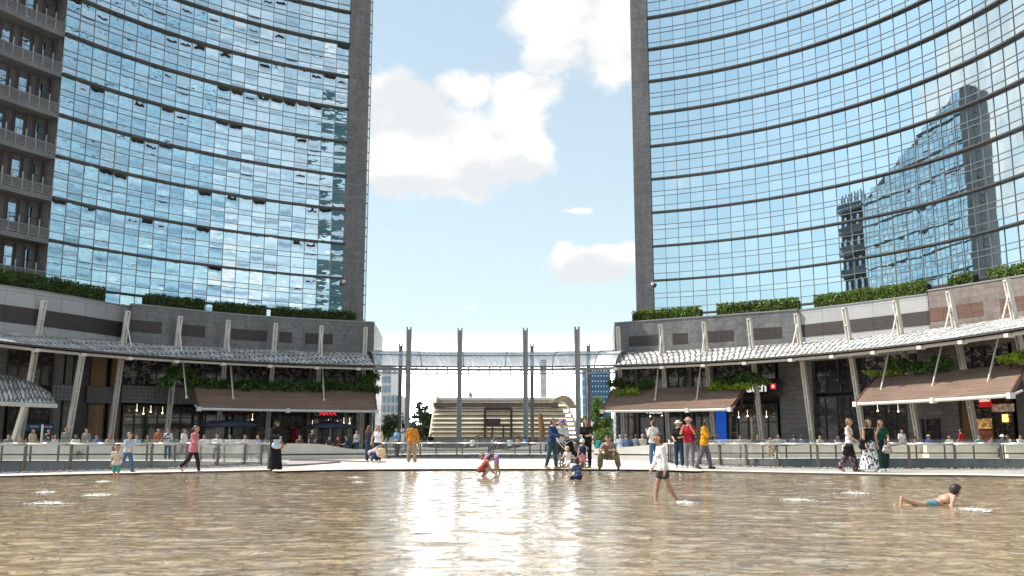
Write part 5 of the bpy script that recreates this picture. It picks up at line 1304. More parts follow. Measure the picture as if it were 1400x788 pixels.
    if hair and hair[1] == 'scarf':
        def cutf(D, X, Y, Z):
            a = (X-h[0])*f[0]/s+(Y-h[1])*f[1]/s+(Z-h[2])*f[2]/s; b_ = (X-h[0])*u[0]/s+(Y-h[1])*u[1]/s+(Z-h[2])*u[2]/s
            return np.maximum(D, np.minimum(a-.035*s, np.minimum(.062*s-b_, b_+.085*s)))
        part('headscarf', [(a, b, (ra+.018)*s, (rb+.018)*s) for a, b, ra, rb in head_prims(j)]+[(h-u*.06, j['sc'], .085*s, .14*s), (h-f*.05-u*.03, j['chest']-f*.10, .08*s, .12*s)], hair[0], .04, post=cutf, rs=.016)
    elif hair:
        hc, st = hair; hm = mat('hair_'+hc, HAIRC[hc], .5, 0, .3, 30, .4)
        HP = [(a, b, (ra+.009*th)*s, (rb+.011*th)*s) for a, b, ra, rb in head_prims(j)[:1]]+[(h-f*.03*th, h-f*.045*th-u*.05*th, .085*th*s, .07*th*s)]
        def cutf(D, X, Y, Z):
            a = (X-h[0])*f[0]/s+(Y-h[1])*f[1]/s+(Z-h[2])*f[2]/s; b_ = (X-h[0])*u[0]/s+(Y-h[1])*u[1]/s+(Z-h[2])*u[2]/s
            return np.maximum(D, np.minimum(a-.002*th*s, (.070*th*s-b_-.55*np.maximum(0, .03*s-a))*.8))
        part('hair', HP, hm, .02, post=cutf, rs=min(res, .018))
        if st == 'long': part('hair_length', [(h-f*.045-u*.02, j['sc']-f*.09-u*.06, .085*s, .075*s), (h-f*.005+u*.03+rt*.068*s, j['sc']+f*.035+rt*.085*s-u*.04, .045*s, .036*s), (h-f*.005+u*.03-rt*.068*s, j['sc']+f*.035-rt*.085*s-u*.04, .045*s, .036*s)], hm, .03)
        if st == 'bun': part('hair_bun', [(h-f*.07+u*.09, h-f*.075+u*.095, .048*s, .045*s)], hm)
        if st == 'tail': part('hair_length', [(h-f*.09+u*.03, h-f*.15-u*.05, .035*s, .042*s), (h-f*.15-u*.05, h-f*.15-u*.24, .042*s, .02*s)], hm)
    if fine:
        em = mat('dark_eye', (.02, .015, .012), .2)
        for q in (-1, 1):
            mb = MB(); e = h+f*.086*th+rt*q*.034*th*s+u*.014*th; mb.ball(tuple(e), .0125*s*th, 8, 5); mb.build('eye', em, T, smooth=True)
        mb = MB(); e = h+f*.091*th-u*.052*th; mb.tube([Vector(e-rt*.024*s), Vector(e+f*.006), Vector(e+rt*.024*s)], .006*s, 5); mb.build('mouth', mat('lips', (.32, .11, .09), .5), T)
    if hat:
        kind, m = hat; hp_ = [(a, b, (ra+.022*th)*s, (rb+.022*th)*s) for a, b, ra, rb in head_prims(j)[:1]]
        part('cap' if kind == 'cap' else 'hat', hp_, m, .02, [(h+u*.035*th, -u/s)], rs=min(res, .018))
        mb = MB(); c0 = h+u*.045*th; n = 16; vs = []
        for rad, dz in ((.10, .006), ((.125 if kind == 'cap' else .185), -.012), ((.125 if kind == 'cap' else .185), -.02), (.10, -.006)):
            for k in range(n):
                a = 2*math.pi*k/n; fr_ = math.cos(a); rr_ = rad*th*(1.45 if kind == 'cap' and rad > .11 and fr_ > .3 else (1.0 if kind != 'cap' or rad < .11 else .82))
                vs.append(c0+f*fr_*rr_+rt*math.sin(a)*rr_*s+u*dz)
        mb.add([tuple(q) for q in vs], [(i*n+k, i*n+(k+1) % n, (i+1)*n+(k+1) % n, (i+1)*n+k) for i in range(3) for k in range(n)]+[(k, (k+1) % n, 3*n+(k+1) % n, 3*n+k) for k in range(n)]); mb.build('brim', m, T)
    if glasses:
        mb = MB()
        for q in (-1, 1): mb.box(tuple(h+f*.1*th+rt*q*.032*th*s+u*.014*th), (.05*s, .02*s, .035*s), rz=math.atan2(-f[0], f[1]))
        mb.build('sunglasses', mat('dark_lens', (.012, .012, .014), .1), T)
    T.location = Vector(loc); T.rotation_euler = (0, 0, math.atan2(-facing[0], facing[1])); SCH[T] = J
    return T
def foot(px, py, z=GZ): Y = Yg(py, z); p = gp(px, Y, z); return (p.x, p.y, z)
C = lambda n, *a, **k: cloth('cloth_'+n, *a, **k)
white, offw, black, navy, jean, djean = C('white', (.72, .72, .72)), C('cream', (.62, .57, .48)), C('black', (.014, .013, .014)), C('navy', (.025, .04, .10)), C('blue_jeans', (.07, .13, .24)), C('dark_jeans', (.025, .045, .09))
red, yellow, orange, pink, grey, lblue, teal = C('red', (.42, .02, .04)), C('mustard', (.62, .30, .02)), C('orange', (.48, .19, .03)), C('rose', (.62, .22, .28)), C('grey', (.20, .20, .21)), C('pale_blue', (.42, .52, .64)), C('teal', (.03, .30, .29))
lilac = C('lilac', (.45, .28, .55)); khaki = C('khaki', (.38, .28, .15)); dgreen = C('bottle_green', (.012, .07, .05)); charcoal = C('charcoal', (.07, .068, .07))
camo = C('camouflage', (.10, .09, .06), (.24, .20, .14), 14); bw = C('black_white_print', (.04, .04, .05), (.70, .70, .72), 16, .47, .50, (1, 1, .7)); bpink = C('dark_floral', (.03, .022, .03), (.35, .20, .22), 13, .52, .58); stripe = C('pink_white_print', (.60, .50, .52), (.45, .20, .26), 18, .5, .56)
wsh, bsh, tsh = mat('white_shoe', (.70, .68, .66), .5, 0, .06), mat('black_shoe', (.02, .02, .02), .5), mat('tan_shoe', (.30, .19, .11), .6)
straw = mat('straw_hat', (.55, .42, .22), .8, 0, .2, 25); teal_hat = mat('mint_hat', (.45, .62, .55), .8); mauve = mat('purple_cap', (.22, .12, .30), .7)
W_ = lambda a, b: ((a, b*.2, 3), (-a, b, 3))
STAND = ((2, 2, 3), (-2, 3, 3))
# --- in the water
person('boy in a white long-sleeved top and dark swim shorts, wading across the shallow pool', foot(907, 690, -.09), (-1, -.12), skel(1.25, 4, ((-14, 16, 2), (16, 8, 2)), ((-8, 6, 10, 0), (12, 6, 18, 4)), (0, 10), .55), (white, .95, .016, .05), ('trunks', charcoal, .02), None, ('brown', 'short'), 1, res=.013)
def prone(label, px, py, H, **kw):
    T = person(label, (0, 0, 0), (0, 1), skel(H, -16, ((2, 8, 4), (-8, 14, 4)), ((52, 22, 34, 8), (44, 24, 44, 4)), (25, -52), .55), **kw)
    p = foot(px, py, 0); T.rotation_euler = (R(-85), 0, R(-80)); T.location = (p[0]-.90, p[1]+.02, -.045); return T
prone('floating boy with dark hair and teal trunks, propped on his arms in the pool', 1304, 692, 1.22, bottom=('trunks', mat('grey_teal_trunks', (.12, .24, .25), .7), .0), hair=('black', 'short'), skin=0, res=.013)
person('toddler in a white shirt and turquoise shorts walking in the pool near the left balustrade', foot(158, 658, -.06), (.25, -1), skel(1.0, 2, ((14, 6, 3), (-14, 26, 3)), ((22, 14, 30, 0), (-16, 14, 24, 0)), (0, 14), 1), (offw, .3, .022, .08), ('shorts', mat('turquoise_shorts', (.06, .36, .34), .8), .03), None, ('brown', 'short'), 0, res=.016)
person('crouching girl with a dark ponytail and red swimsuit playing in the pool glare', foot(656, 655.5, -.07), (.9, .25), skel(1.12, 42, ((108, 138, 8), (100, 135, 10)), ((30, 6, 10, 0), (24, 6, 14, 0)), (0, 20), 1), (C('brick_red', (.34, .07, .05)), 0), ('trunks', C('brick_red', (.34, .07, .05)), .0), None, ('brown', 'bun'), 0, res=.016)
person('girl in a lilac top bending down to the water beside the crouching girl', foot(679, 651.5, -.07), (-1, .2), skel(1.12, 88, ((6, 16, 6), (-4, 12, 6)), ((18, 8, 6, 0), (8, 8, 10, 0)), (0, 30), 1), (lilac, .3, .03, .06), ('trunks', lilac, .01), None, ('light', 'short'), 0, res=.016)
person('small boy in a navy patterned shirt sitting in the water at the pool edge', foot(791, 658.5, -.05), (-.5, 1), skel(1.0, 12, ((82, 20, 16), (78, 26, 14)), ((12, 30, 30, 0), (24, 14, 30, 0)), (0, 14), 1, .13), (C('navy_print', (.03, .05, .14), (.2, .24, .34), 22, .55, .6), .4, .016), ('shorts', navy, .01), None, ('brown', 'short'), 0, res=.016)
# --- on the rim, left
person('child in light blue walking the rim behind the toddler in white', foot(173, 645.5), (.75, -.5), skel(1.27, 4, W_(20, 32), ((-14, 8, 22, 0), (24, 8, 30, 4)), (0, 8), .6), (lblue, .25, .014), ('trousers', jean, .02), bsh, ('brown', 'tail'), 0, res=.017)
person('girl in a rose shirt and dark leggings walking with a white cup in her hand', foot(263, 646.5), (1, -.12), skel(1.47, 3, W_(17, 34), ((-20, 8, 14, 0), (20, 10, 78, 6)), (0, 6), .25), (pink, .55, .02, .14), ('trousers', C('dark_leggings', (.04, .025, .035)), .0), mat('lilac_shoe', (.42, .30, .42), .6), ('brown', 'tail'), 0, res=.017)
person('woman in a long black robe and headscarf carrying a bag, standing on the left rim', foot(376, 642.5), (.75, -.66), skel(1.66, 0, STAND, ((10, 12, 30, 0), (24, 10, 66, 18)), (-12, 4)), (black, .97, .04, .2), ('gown', black, .10), bsh, (black, 'scarf'), 1, res=.02, glasses=True)
# --- centre
person('woman with long auburn hair in dark clothes standing behind the crouching person', foot(502, 632.3), (.6, .4), skel(1.70, 4, STAND, ((18, 20, 95, 20), (6, 8, 14, 0)), (0, 8)), (C('dark_blue_grey', (.03, .04, .06)), .6, .016), ('trousers', djean, .0), wsh, ('auburn', 'long'), 0, res=.019)
person('woman in a white sleeveless top and denim shorts with a beige shoulder bag', foot(516, 632.6), (-.2, -1), skel(1.70, 0, STAND, ((10, 20, 40, 0), (6, 22, 20, 0)), (0, 8)), (white, 0, .012), ('trousers', djean, .0), wsh, ('light', 'long'), 0, res=.019)
person('crouching person in a pale printed shirt bent over on the forecourt', foot(507, 634.6), (.85, -.5), skel(1.66, 66, ((100, 132, 10), (94, 130, 12)), ((28, 10, 30, 10), (36, 10, 20, 0)), (0, 30)), (stripe, .6, .026), ('trousers', djean, .0), wsh, ('auburn', 'long'), 0, res=.019)
person('man in an orange jacket and patterned khaki trousers seen from behind', foot(563, 632.5), (.1, 1), skel(1.84, 0, ((2, 2, 6), (-2, 3, 6)), ((6, 14, 22, 4), (6, 14, 22, 4)), (0, 12)), (orange, .95, .028, .06), ('trousers', C('khaki_print', (.42, .30, .18), (.22, .15, .09), 12), .035), tsh, ('black', 'short'), 2, hat=('cap', C('dark_cap', (.03, .05, .045))), res=.019)
person('bearded man in a dark blue shirt and teal jeans standing at the pushchair', foot(755, 641.5), (.85, -.45), skel(1.76, 2, ((8, 4, 4), (-9, 6, 4)), ((22, 8, 62, 10), (26, 10, 50, 10)), (10, 6)), (C('denim_navy', (.03, .06, .15)), .95, .018, .08), ('trousers', C('teal_jeans', (.05, .085, .11)), .0), tsh, ('auburn', 'short'), 0, res=.017)
person('man in a white T-shirt and purple cap looking down behind the pushchair', foot(766, 639.8), (.3, -.95), skel(1.76, 8, STAND, ((26, 12, 60, 14), (26, 12, 60, 14)), (0, 18)), (white, .4, .02), ('shorts', charcoal, .02), tsh, ('brown', 'short'), 0, hat=('cap', mauve), res=.017)
person('tall woman with long hair in a black top, standing right of the pushchair', foot(802.5, 640), (-.3, -1), skel(1.78, 4, STAND, ((30, 8, 52, 20), (22, 8, 62, 20)), (14, 10)), (C('black_top', (.018, .018, .018)), .45, .016, .05), ('trousers', black, .0), tsh, ('auburn', 'long'), 0, res=.017)
person('toddler in a straw hat and white dress at the water edge', foot(777, 645.5), (-.4, -1), skel(.86, 10, ((60, 70, 8), (50, 64, 8)), ((30, 14, 40, 0), (30, 14, 40, 0)), (0, 16), 1), (white, .25, .02, .06), ('skirt', white, -.04), None, ('light', 'short'), 0, hat=('hat', straw), res=.017)
person('little girl in a mint sun hat, navy vest and pink skirt at the water edge', foot(797, 643.2), (-.3, -1), skel(1.02, 2, ((6, 4, 4), (-6, 10, 4)), ((60, 40, 30, 0), (10, 12, 20, 0)), (0, 10), 1), (navy, 0, .02), ('skirt', pink, -.03), None, ('light', 'short'), 0, hat=('hat', teal_hat), res=.017)
person('squatting man in camouflage clothes with hands together, at the pool edge', foot(834, 643.2), (-.25, -1), skel(1.76, 34, ((104, 134, 24), (98, 132, 24)), ((44, 14, 50, 22), (48, 14, 46, 22)), (0, 4)), (C('taupe_print', (.16, .13, .11), (.30, .24, .21), 13), .5, .02), ('trousers', camo, .035), bsh, ('brown', 'short'), 0, res=.017)
# --- right group
person('woman in a white top and blue jeans with a pale jacket over her arm', foot(894, 638), (-.5, .6), skel(1.76, -2, ((4, 3, 3), (-4, 4, 3)), ((14, 16, 130, 24), (10, 26, 110, 10)), (0, 0)), (white, .35, .016, .04), ('trousers', jean, .0), wsh, ('brown', 'bun'), 0, res=.018)
person('woman in a black T-shirt and jeans wearing a pale cap, arms crossed in front', foot(929, 640), (-.35, -1), skel(1.72, 0, ((3, 2, 3), (-3, 3, 3)), ((12, 10, 70, 30), (16, 10, 40, 22)), (10, 4)), (C('black_tee', (.02, .02, .022)), .4, .016), ('trousers', djean, .0), wsh, ('brown', 'short'), 0, hat=('cap', offw), res=.017)
person('man in a red T-shirt and grey trousers drinking with raised hands', foot(943, 641), (-.4, -.9), skel(1.80, 0, ((4, 2, 3), (-4, 4, 4)), ((34, 16, 112, 20), (38, 14, 108, 24)), (10, 2)), (red, .4, .016, .04), ('trousers', grey, .01), wsh, ('light', 'short'), 0, hat=('cap', C('pink_cap', (.52, .28, .26))), res=.017)
person('man in a mustard yellow shirt and grey trousers looking at a phone', foot(964, 641.5), (.9, -.35), skel(1.74, 3, ((14, 4, 4), (-14, 8, 4)), ((22, 8, 64, 10), (26, 8, 66, 8)), (0, 18)), (yellow, .5, .026, .1), ('trousers', C('slate_trousers', (.12, .11, .14)), .015), bsh, ('black', 'short'), 2, res=.017)
person('woman in a white tank top and dark floral trousers, first of the three strolling women', foot(1163, 645), (.9, -.45), skel(1.70, 0, W_(12, 22), ((-10, 8, 14, 0), (18, 10, 34, 6)), (0, 8)), (white, 0, .01), ('trousers', bpink, .04), tsh, ('light', 'bun'), 0, res=.015)
person('woman in a black sleeveless top and flowing black and white skirt', foot(1190.5, 646), (.25, -1), skel(1.68, 0, W_(14, 20), ((4, 14, 10, 0), (6, 10, 20, 0)), (0, 2)), (black, 0, .012), ('longskirt', bw, .14), wsh, ('brown', 'long'), 1, res=.015)
person('woman in a bottle green dress with one hand raised to her chin', foot(1207, 644), (-.1, -1), skel(1.66, 0, ((8, 6, 3), (-8, 8, 3)), ((16, 10, 30, 10), (30, 10, 125, 14)), (12, 4)), (dgreen, .25, .014, .1), ('longskirt', C('black_green', (.012, .03, .028)), .02), wsh, ('auburn', 'long'), 0, res=.015)

# --- pushchair and bags
px_, py_, _ = foot(782, 640.5); T = local('pushchair', 'black and white pushchair with a raised hood between the two men and the tall woman', 'pushchair')
fm = mat('pale_pushchair_frame', (.55, .53, .52), .4, .4)
mb = MB()
for y in (-.24, .24):
    mb.tube([(-.52, y, 1.03), (-.30, y, .78), (.42, y, .16)], .018, 8); mb.tube([(-.34, y, .16), (-.05, y, .52), (.14, y, .44)], .018, 8)
mb.tube([(-.52, -.24, 1.03), (-.56, 0, 1.05), (-.52, .24, 1.03)], .02, 8); mb.build('frame', fm, T)
mb = MB(); vs = []; 
for y in (-.22, .22):
    vs += [(-.16, y, .86), (-.04, y, .44), (.30, y, .40), (.36, y, .50), (.06, y, .60), (-.02, y, .95)]
mb.add(vs, [(0, 1, 2, 3, 4, 5), (11, 10, 9, 8, 7, 6)]+[(i, (i+1) % 6, 6+(i+1) % 6, 6+i) for i in range(6)]); mb.build('seat', black, T)
mb = MB(); n = 9; vs = []
for y, rr in ((-.24, .28), (-.12, .36), (.12, .36), (.24, .28)):
    for k in range(n): a = R(-10+150*k/(n-1)); vs.append((-.02+math.cos(a)*rr, y, .78+math.sin(a)*rr*.85))
mb.add(vs, [(i*n+k, i*n+k+1, (i+1)*n+k+1, (i+1)*n+k) for i in range(3) for k in range(n-1)]); mb.build('hood', charcoal, T)
mb = MB()
for a_, rr in ((R(10), .37), (R(70), .37)): mb.tube([(-.02+math.cos(a_)*rr, -.13, .78+math.sin(a_)*rr*.85), (-.02+math.cos(a_)*rr, .13, .78+math.sin(a_)*rr*.85)], .022, 6)
mb.build('hood_stripe', white, T)
mb = MB(); mb.box((-.05, 0, .26), (.4, .36, .16)); mb.build('basket', charcoal, T)
for x, rr in ((.44, .13), (-.36, .16)):
    for y in (-.26, .26):
        mb = MB(); mb.tube([(x+rr*math.cos(2*math.pi*k/14), y, rr+rr*math.sin(2*math.pi*k/14)) for k in range(15)], .028, 6, cap=False); mb.tube([(x-.8*rr, y, rr), (x+.8*rr, y, rr)], .01, 5); mb.tube([(x, y, rr*.2), (x, y, rr*1.8)], .01, 5); mb.build('wheel', bsh, T)
T.location = (px_, py_, GZ); T.rotation_euler = (0, 0, R(-18))
def bag(name, label, px, py, zc, size, m, dy=-.16, strap=None):
    Yd = Yg(py); p = gp(px, Yd, zc); T = thing(name, label, 'bag', (p.x, p.y+dy, zc)); w_, d_, h_ = size
    P = [((p.x-w_*.3, p.y+dy, zc-h_*.25), (p.x+w_*.3, p.y+dy, zc-h_*.25), d_*.6, d_*.6), ((p.x-w_*.25, p.y+dy, zc+h_*.25), (p.x+w_*.25, p.y+dy, zc+h_*.25), d_*.5, d_*.5), ((p.x, p.y+dy, zc-h_*.25), (p.x, p.y+dy, zc+h_*.25), d_*.6, d_*.5)]
    v, f = sdf_mesh(P, .02, .05); mb = MB(); mb.add(v, f); mb.build('bag_body', m, T, smooth=True)
    if strap: mb = MB(); mb.tube([(p.x-w_*.3, p.y+dy, zc+h_*.3), (p.x+strap[0], p.y+dy+.06, zc+strap[1]), (p.x+w_*.3, p.y+dy, zc+h_*.3)], .014, 6); mb.build('strap', m, T)
    return T
bag('shoulder_bag', 'dark shoulder bag hanging between the man in red and the man in yellow', 955, 641.3, 1.06, (.3, .16, .36), charcoal, -.05, (-.05, .42))
bag('handbag', 'black handbag hanging from the arm of the woman in the white tank top', 1157, 645, .72, (.34, .16, .3), black, -.2, (.02, .26))
bag('handbag', 'black handbag carried between the first two strolling women', 1179, 646, .92, (.26, .14, .3), black, -.1, (.04, .34))
bag('clutch_bag', 'pale patterned bag held by the woman in the bottle green dress', 1209, 644, .76, (.26, .14, .2), C('bag_print', (.62, .54, .50), (.25, .2, .2), 20), -.24, (-.04, .3))
bag('backpack', 'blue and white backpack carried by the black-robed woman', 381.5, 642.4, .98, (.26, .18, .42), lblue, -.26, (0, .3))
bag('tote_bag', 'small orange bag beside the backpack of the black-robed woman', 386, 642.4, .90, (.14, .12, .26), C('bag_orange', (.45, .13, .03)), -.24, (0, .2))
bag('straw_bag', 'beige woven bag of the woman in the white sleeveless top', 522, 634.8, .55, (.3, .2, .34), straw, -.1, (-.08, .4))
def small(name, label, cat, px, py, z, dy, size, m):
    p = gp(px, Yg(py), z); mb = MB(); mb.box((p.x, p.y+dy, z), size); return tag(mb.build(name, m), label, cat)
small('phone', 'dark phone held by the man in the mustard yellow shirt', 'phone', 974, 641.5, 1.12, -.08, (.05, .08, .13), bsh)
mb = MB(); p = gp(271.5, Yg(646.5), 1.0); mb.lathe([(.028, 0), (.038, .11), (.034, .11), (.0, .1)], (p.x, p.y-.08, .94), 12); tag(mb.build('paper_cup', white), 'white paper cup carried by the girl in the rose shirt', 'cup')

# --- the people further back (built once per pose, copied and re-dressed)
def crowd(label, px, Y, z, J, facing, **kw):
    p = gp(px, Y, z); return person(label, (p.x, p.y, GZ), facing, J, res=.034, fine=False, **kw)
SIT = lambda H=1.70, ln=6, a=((30, 10, 50, 10), (34, 10, 44, 10)), hd=(0, 8), ch=0: skel(H, ln, ((82, 84, 6), (80, 80, 6)), a, hd, ch, .58)
def sitp(label, px, Y, facing, **kw): return crowd(label, px, Y, 1.2, SIT(), facing, **kw)
BG = [  # px, Y, facing, pose, top, hair, extra, label
 (44, 57, (1, -.5), 'st', C('beige_top', (.5, .4, .28)), ('auburn', 'long'), 'woman with long auburn hair standing behind the left balustrade, beige top'),
 (66, 57, (.3, -1), 'st', C('black_white_stripe', (.02, .02, .025), (.5, .5, .5), 8, .55, .58), ('brown', 'short'), 'person in dark clothes with a white sash by the slim pale pole'),
 (77, 58, (-.4, -1), 'sit', C('mauve_top', (.42, .34, .42)), ('brown', 'long'), 'seated woman in a mauve top beyond the left balustrade'),
 (90, 57, (.2, -1), 'st', C('grey_green_top', (.22, .23, .21)), ('auburn', 'short'), 'person in a grey-green top beneath the leaning column on the left'),
 (118, 57, (.1, -1), 'st', C('stone_grey_top', (.26, .24, .22)), ('brown', 'short'), 'person in a stone grey top by the timber wall on the left'),
 (187, 56, (.2, -1), 'sit', lblue, ('brown', 'short'), 'seated person in a pale blue shirt right of the two walking children'),
 (230, 52, (.2, -1), 'st', C('white_navy_top', (.6, .6, .6), (.03, .04, .08), 7), ('black', 'short'), 'person in a white and navy top walking behind the left balustrade'),
 (251, 54, (1, -.3), 'st', white, ('brown', 'short'), 'man in a white shirt behind the girl in rose'),
 (297, 52, (.3, -1), 'sit', C('white_stripe_top', (.7, .7, .7), (.2, .2, .22), 10), ('brown', 'short'), 'seated person in a striped white shirt under the wide dark parasol'),
 (337, 56, (-.4, -1), 'sit', C('sand_top', (.55, .42, .33)), ('auburn', 'short'), 'seated person in a sand-coloured top near the end of the left balustrade'),
 (409, 62, (.5, -1), 'sit', C('brown_top', (.14, .09, .07)), ('brown', 'short'), 'seated person in brown behind the black-robed woman\'s bench'),
 (450, 72, (.2, -1), 'sit', charcoal, ('black', 'short'), 'dark-clothed guest seated under the blue parasol, left seat'),
 (462, 72, (-.3, -1), 'sit', C('maroon_top', (.12, .03, .04)), ('black', 'short'), 'guest in maroon seated under the blue parasol'),
 (477, 70, (-1, -.2), 'sit', navy, ('black', 'short'), 'guest in navy seated under the right edge of the blue parasol'),
 (543, 60, (-.6, -.8), 'st', C('sky_blue_top', (.16, .34, .52)), ('black', 'short'), 'person in a sky blue shirt left of the orange-jacketed man'),
 (580, 90, (.2, 1), 'st', charcoal, ('black', 'short'), 'dark figure leaning at the left end of the pavilion wall'),
 (589, 90, (-.2, 1), 'st', black, ('black', 'short'), 'black-clad figure at the left end of the pavilion wall, next to another'),
 (637, 81, (.2, 1), 'sit', grey, ('brown', 'short'), 'person in grey seated on the white bench, left of the pavilion door'),
 (646, 80.5, (.2, 1), 'sit', white, ('brown', 'short'), 'person in white seated on the white bench, left of the pavilion door'),
 (655, 81, (-.2, 1), 'sit', C('plum_top', (.20, .15, .26)), ('brown', 'long'), 'person in plum seated on the white bench below the pavilion door frame'),
 (676, 80.5, (-.2, -1), 'sit', C('white_print_top', (.6, .55, .55), (.1, .08, .09), 9), ('black', 'long'), 'dark-haired woman in a printed white top in front of the pavilion door'),
 (684, 82, (.2, 1), 'sit', charcoal, ('black', 'short'), 'person in charcoal in front of the right side of the pavilion door'),
 (697, 80, (.1, 1), 'sit', C('ice_blue_top', (.50, .64, .70)), ('black', 'short'), 'person in ice blue seated with their back turned, right of the pavilion door'),
 (708, 80, (.1, 1), 'st2', C('coral_top', (.62, .22, .10)), ('black', 'short'), 'child in a coral top standing on the white bench'),
 (717, 80, (.3, 1), 'sit', C('royal_blue_top', (.04, .18, .42)), ('black', 'short'), 'small person in royal blue right of the coral-topped child'),
 (724, 92, (.1, 1), 'sit', black, ('black', 'short'), 'black-clad person at the pavilion wall near the right grey mast'),
 (733, 92, (-.3, -1), 'sit', C('wine_top', (.16, .04, .05)), ('black', 'long'), 'long-haired person in wine red at the pavilion wall'),
 (742, 92, (.3, -1), 'sit', charcoal, ('brown', 'short'), 'person in charcoal at the pavilion wall, just left of the bearded man'),
 (817, 54, (.6, 1), 'low', C('petrol_top', (.01, .17, .22)), ('black', 'short'), 'person in a petrol blue top reclining beside the tall woman in black'),
 (848, 55, (.1, 1), 'sit', C('pale_denim_top', (.42, .48, .58)), ('grey', 'short'), 'person in pale denim seated behind the grey wave bench, left of three'),
 (857, 55, (-.1, 1), 'sit', C('mid_blue_top', (.14, .20, .34)), ('light', 'short'), 'person in mid blue seated behind the grey wave bench'),
 (869, 55, (.3, 1), 'sit', C('slate_blue_top', (.2, .24, .3)), ('brown', 'short'), 'person in slate blue seated behind the highest part of the grey wave bench'),
 (879, 55, (-.2, 1), 'sit', offw, ('grey', 'short'), 'grey-haired person in cream seated left of the woman in white'),
 (1036, 60, (.1, -1), 'arms', black, ('brown', 'short'), 'man in a black vest with both arms spread on the bench'),
 (1051, 57, (.1, -1), 'low', C('skin_pink_top', (.55, .34, .27)), ('auburn', 'short'), 'person in a flesh-pink top slouching before the man with spread arms'),
 (1064, 60, (-.1, -1), 'arms', C('pale_green_grey', (.45, .48, .46)), ('brown', 'long'), 'woman with both hands behind her head right of the man with spread arms'),
 (1086, 60, (.1, 1), 'sit', C('steel_blue_top', (.10, .15, .25)), ('black', 'short'), 'person in steel blue seated with their back turned, below the leaning columns'),
 (1096, 60, (-.1, 1), 'sit', C('denim_blue_top', (.13, .22, .38)), ('black', 'short'), 'person in denim blue seated right of the steel blue one'),
 (1143, 61, (.4, -1), 'sit', C('dusty_pink_top', (.35, .22, .22)), ('black', 'long'), 'dark-haired person in dusty pink seated left of the strolling women'),
 (1233, 62, (.1, -1), 'st', white, ('auburn', 'long'), 'woman in a white dress standing by the doors, right of the strolling women'),
 (1270, 62, (.1, 1), 'st2', C('bright_blue_top', (.03, .10, .42)), ('light', 'short'), 'child in a bright blue T-shirt and pale hat before the shop doors'),
 (1299, 60, (-.7, -.6), 'sit', C('sage_top', (.30, .36, .28)), ('brown', 'short'), 'person in a sage top leaning sideways beyond the right balustrade'),
 (1315, 62, (-.6, .8), 'st', C('scarlet_top', (.48, .015, .02)), ('brown', 'short'), 'person in a scarlet top walking past the toy shop'),
 (1352, 60, (.2, -1), 'low', C('cocoa_top', (.18, .12, .10)), ('brown', 'short'), 'low seated person in cocoa brown before the toy shop'),
 (1371, 58, (-.6, -.6), 'sit', C('ink_top', (.03, .04, .09)), ('grey', 'short'), 'person in ink blue with a white cap before the toy shop'),
 (1381, 58, (-1, -.2), 'sit', C('peach_top', (.62, .34, .24)), ('auburn', 'long'), 'long-haired woman in peach next to the white-capped person'),
 (12, 56, (.4, -1), 'sit', C('olive_top', (.16, .16, .09)), ('brown', 'short'), 'seated person in olive beneath the small domed roof'),
 (30, 58, (-.5, -1), 'sit', C('rust_top', (.30, .10, .05)), ('black', 'short'), 'seated person in rust red beneath the small domed roof'),
 (104, 58, (.3, -1), 'sit', white, ('brown', 'long'), 'seated woman in white just left of the timber wall'),
 (133, 58, (-.2, -1), 'sit', C('cobalt_top', (.04, .14, .40)), ('black', 'short'), 'seated person in cobalt blue before the timber wall'),
 (150, 59, (.5, -1), 'sit', C('tan_top', (.42, .30, .20)), ('auburn', 'long'), 'seated woman in tan before the timber wall, right of the cobalt one'),
 (205, 57, (-.5, -1), 'sit', C('moss_top', (.12, .16, .08)), ('brown', 'short'), 'seated person in moss green between the two walking children and the girl in rose'),
 (216, 60, (.2, -1), 'st', C('brick_top', (.36, .12, .08)), ('black', 'short'), 'person in brick red standing under the pale mesh balcony'),
 (280, 57, (.1, -1), 'sit', C('aqua_top', (.16, .38, .42)), ('brown', 'short'), 'seated person in aqua just right of the girl in rose'),
 (316, 58, (-.3, -1), 'sit', C('black_polo', (.02, .02, .024)), ('brown', 'long'), 'seated woman in black under the wide dark parasol'),
 (352, 58, (.4, -1), 'sit', C('violet_top', (.26, .16, .40)), ('light', 'long'), 'seated woman in violet left of the black-robed woman'),
 (427, 66, (.1, -1), 'st', C('graphite_top', (.06, .06, .065)), ('black', 'short'), 'person in graphite standing between the red coat and the blue parasol'),
 (488, 66, (-.4, -1), 'st', C('ash_top', (.32, .32, .33)), ('brown', 'short'), 'person in ash grey standing at the right edge of the blue parasol'),
 (1010, 61, (.4, -1), 'sit', C('cherry_top', (.40, .03, .06)), ('brown', 'short'), 'seated person in cherry red before the watch shop'),
 (1120, 62, (.2, -1), 'sit', C('linen_top', (.55, .48, .38)), ('light', 'short'), 'seated person in linen before the tall dark shop windows'),
 (1252, 60, (.5, -1), 'sit', C('coffee_top', (.22, .14, .09)), ('black', 'long'), 'seated woman in coffee brown right of the woman in the white dress'),
 (1338, 61, (-.2, -1), 'sit', C('sea_green_top', (.08, .28, .24)), ('brown', 'short'), 'seated person in sea green left of the toy shop shelves'),
 (1394, 60, (.2, -1), 'sit', C('snow_top', (.66, .66, .68)), ('brown', 'short'), 'seated person in white at the right frame edge'),
]
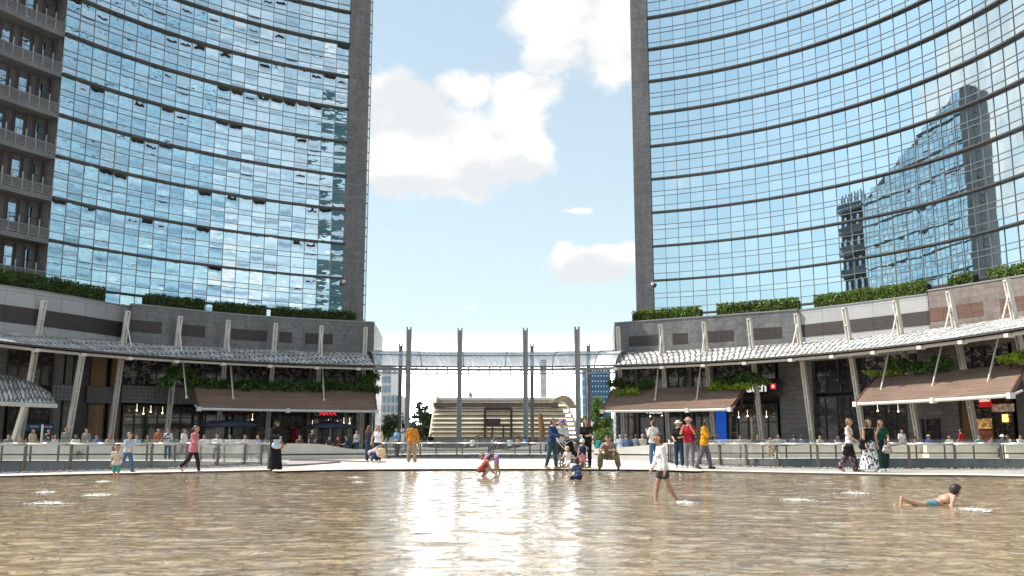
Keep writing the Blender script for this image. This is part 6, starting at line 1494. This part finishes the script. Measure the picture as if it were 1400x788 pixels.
for px, Yd, fc, pose, tm, hr, lab in BG:
    if pose == 'st': J = skel(1.70+random.uniform(-.06, .08), 2, ((6, 4, 4), (-6, 8, 4)), ((8, 10, 40, 10), (4, 10, 20, 0)), (0, 6))
    elif pose == 'st2': J = skel(1.36, 2, ((4, 4, 4), (-4, 6, 4)), ((8, 10, 30, 6), (4, 10, 20, 0)), (0, 4), .6)
    elif pose == 'low': J = SIT(1.45, 22)
    elif pose == 'arms': J = SIT(1.74, 0, ((10, 80, 20, -70), (10, 80, 20, -70)) if 'spread' in lab and px < 1045 else ((60, 60, 120, 60), (60, 60, 120, 60)), (0, 0))
    else: J = SIT(1.68+random.uniform(-.06, .08), random.uniform(0, 14))
    hat = ('cap', white) if 'white cap' in lab or 'white-cap' in lab and px == 1371 else (('hat', straw) if 'pale hat' in lab else None)
    if px == 1381: hat = None
    crowd(lab, px, Yd, 1.1, J, fc, top=(tm, .45, .018), bottom=('trousers', random.choice((djean, charcoal, grey, khaki)), .01), shoes=bsh, hair=hr, skin=random.choice((0, 0, 1)), hat=hat)
# red coat on a stand in the shop window behind the robed woman
q = Q(402, OFF-.9, 2); T = thing('red_coat', 'bright red coat hanging on a stand outside the shop behind the black-robed woman', 'coat', (*q, 0))
v, f = sdf_mesh([((q[0]-.18, q[1], 2.25), (q[0]+.18, q[1], 2.25), .1, .1), ((q[0], q[1], 2.2), (q[0], q[1], 1.2), .2, .3)], .04, .06); mb = MB(); mb.add(v, f); mb.build('coat_body', red, T, smooth=True)
mb = MB(); mb.tube([(*q, 0), (*q, 2.5)], .03, 6); mb.build('stand', steel, T)
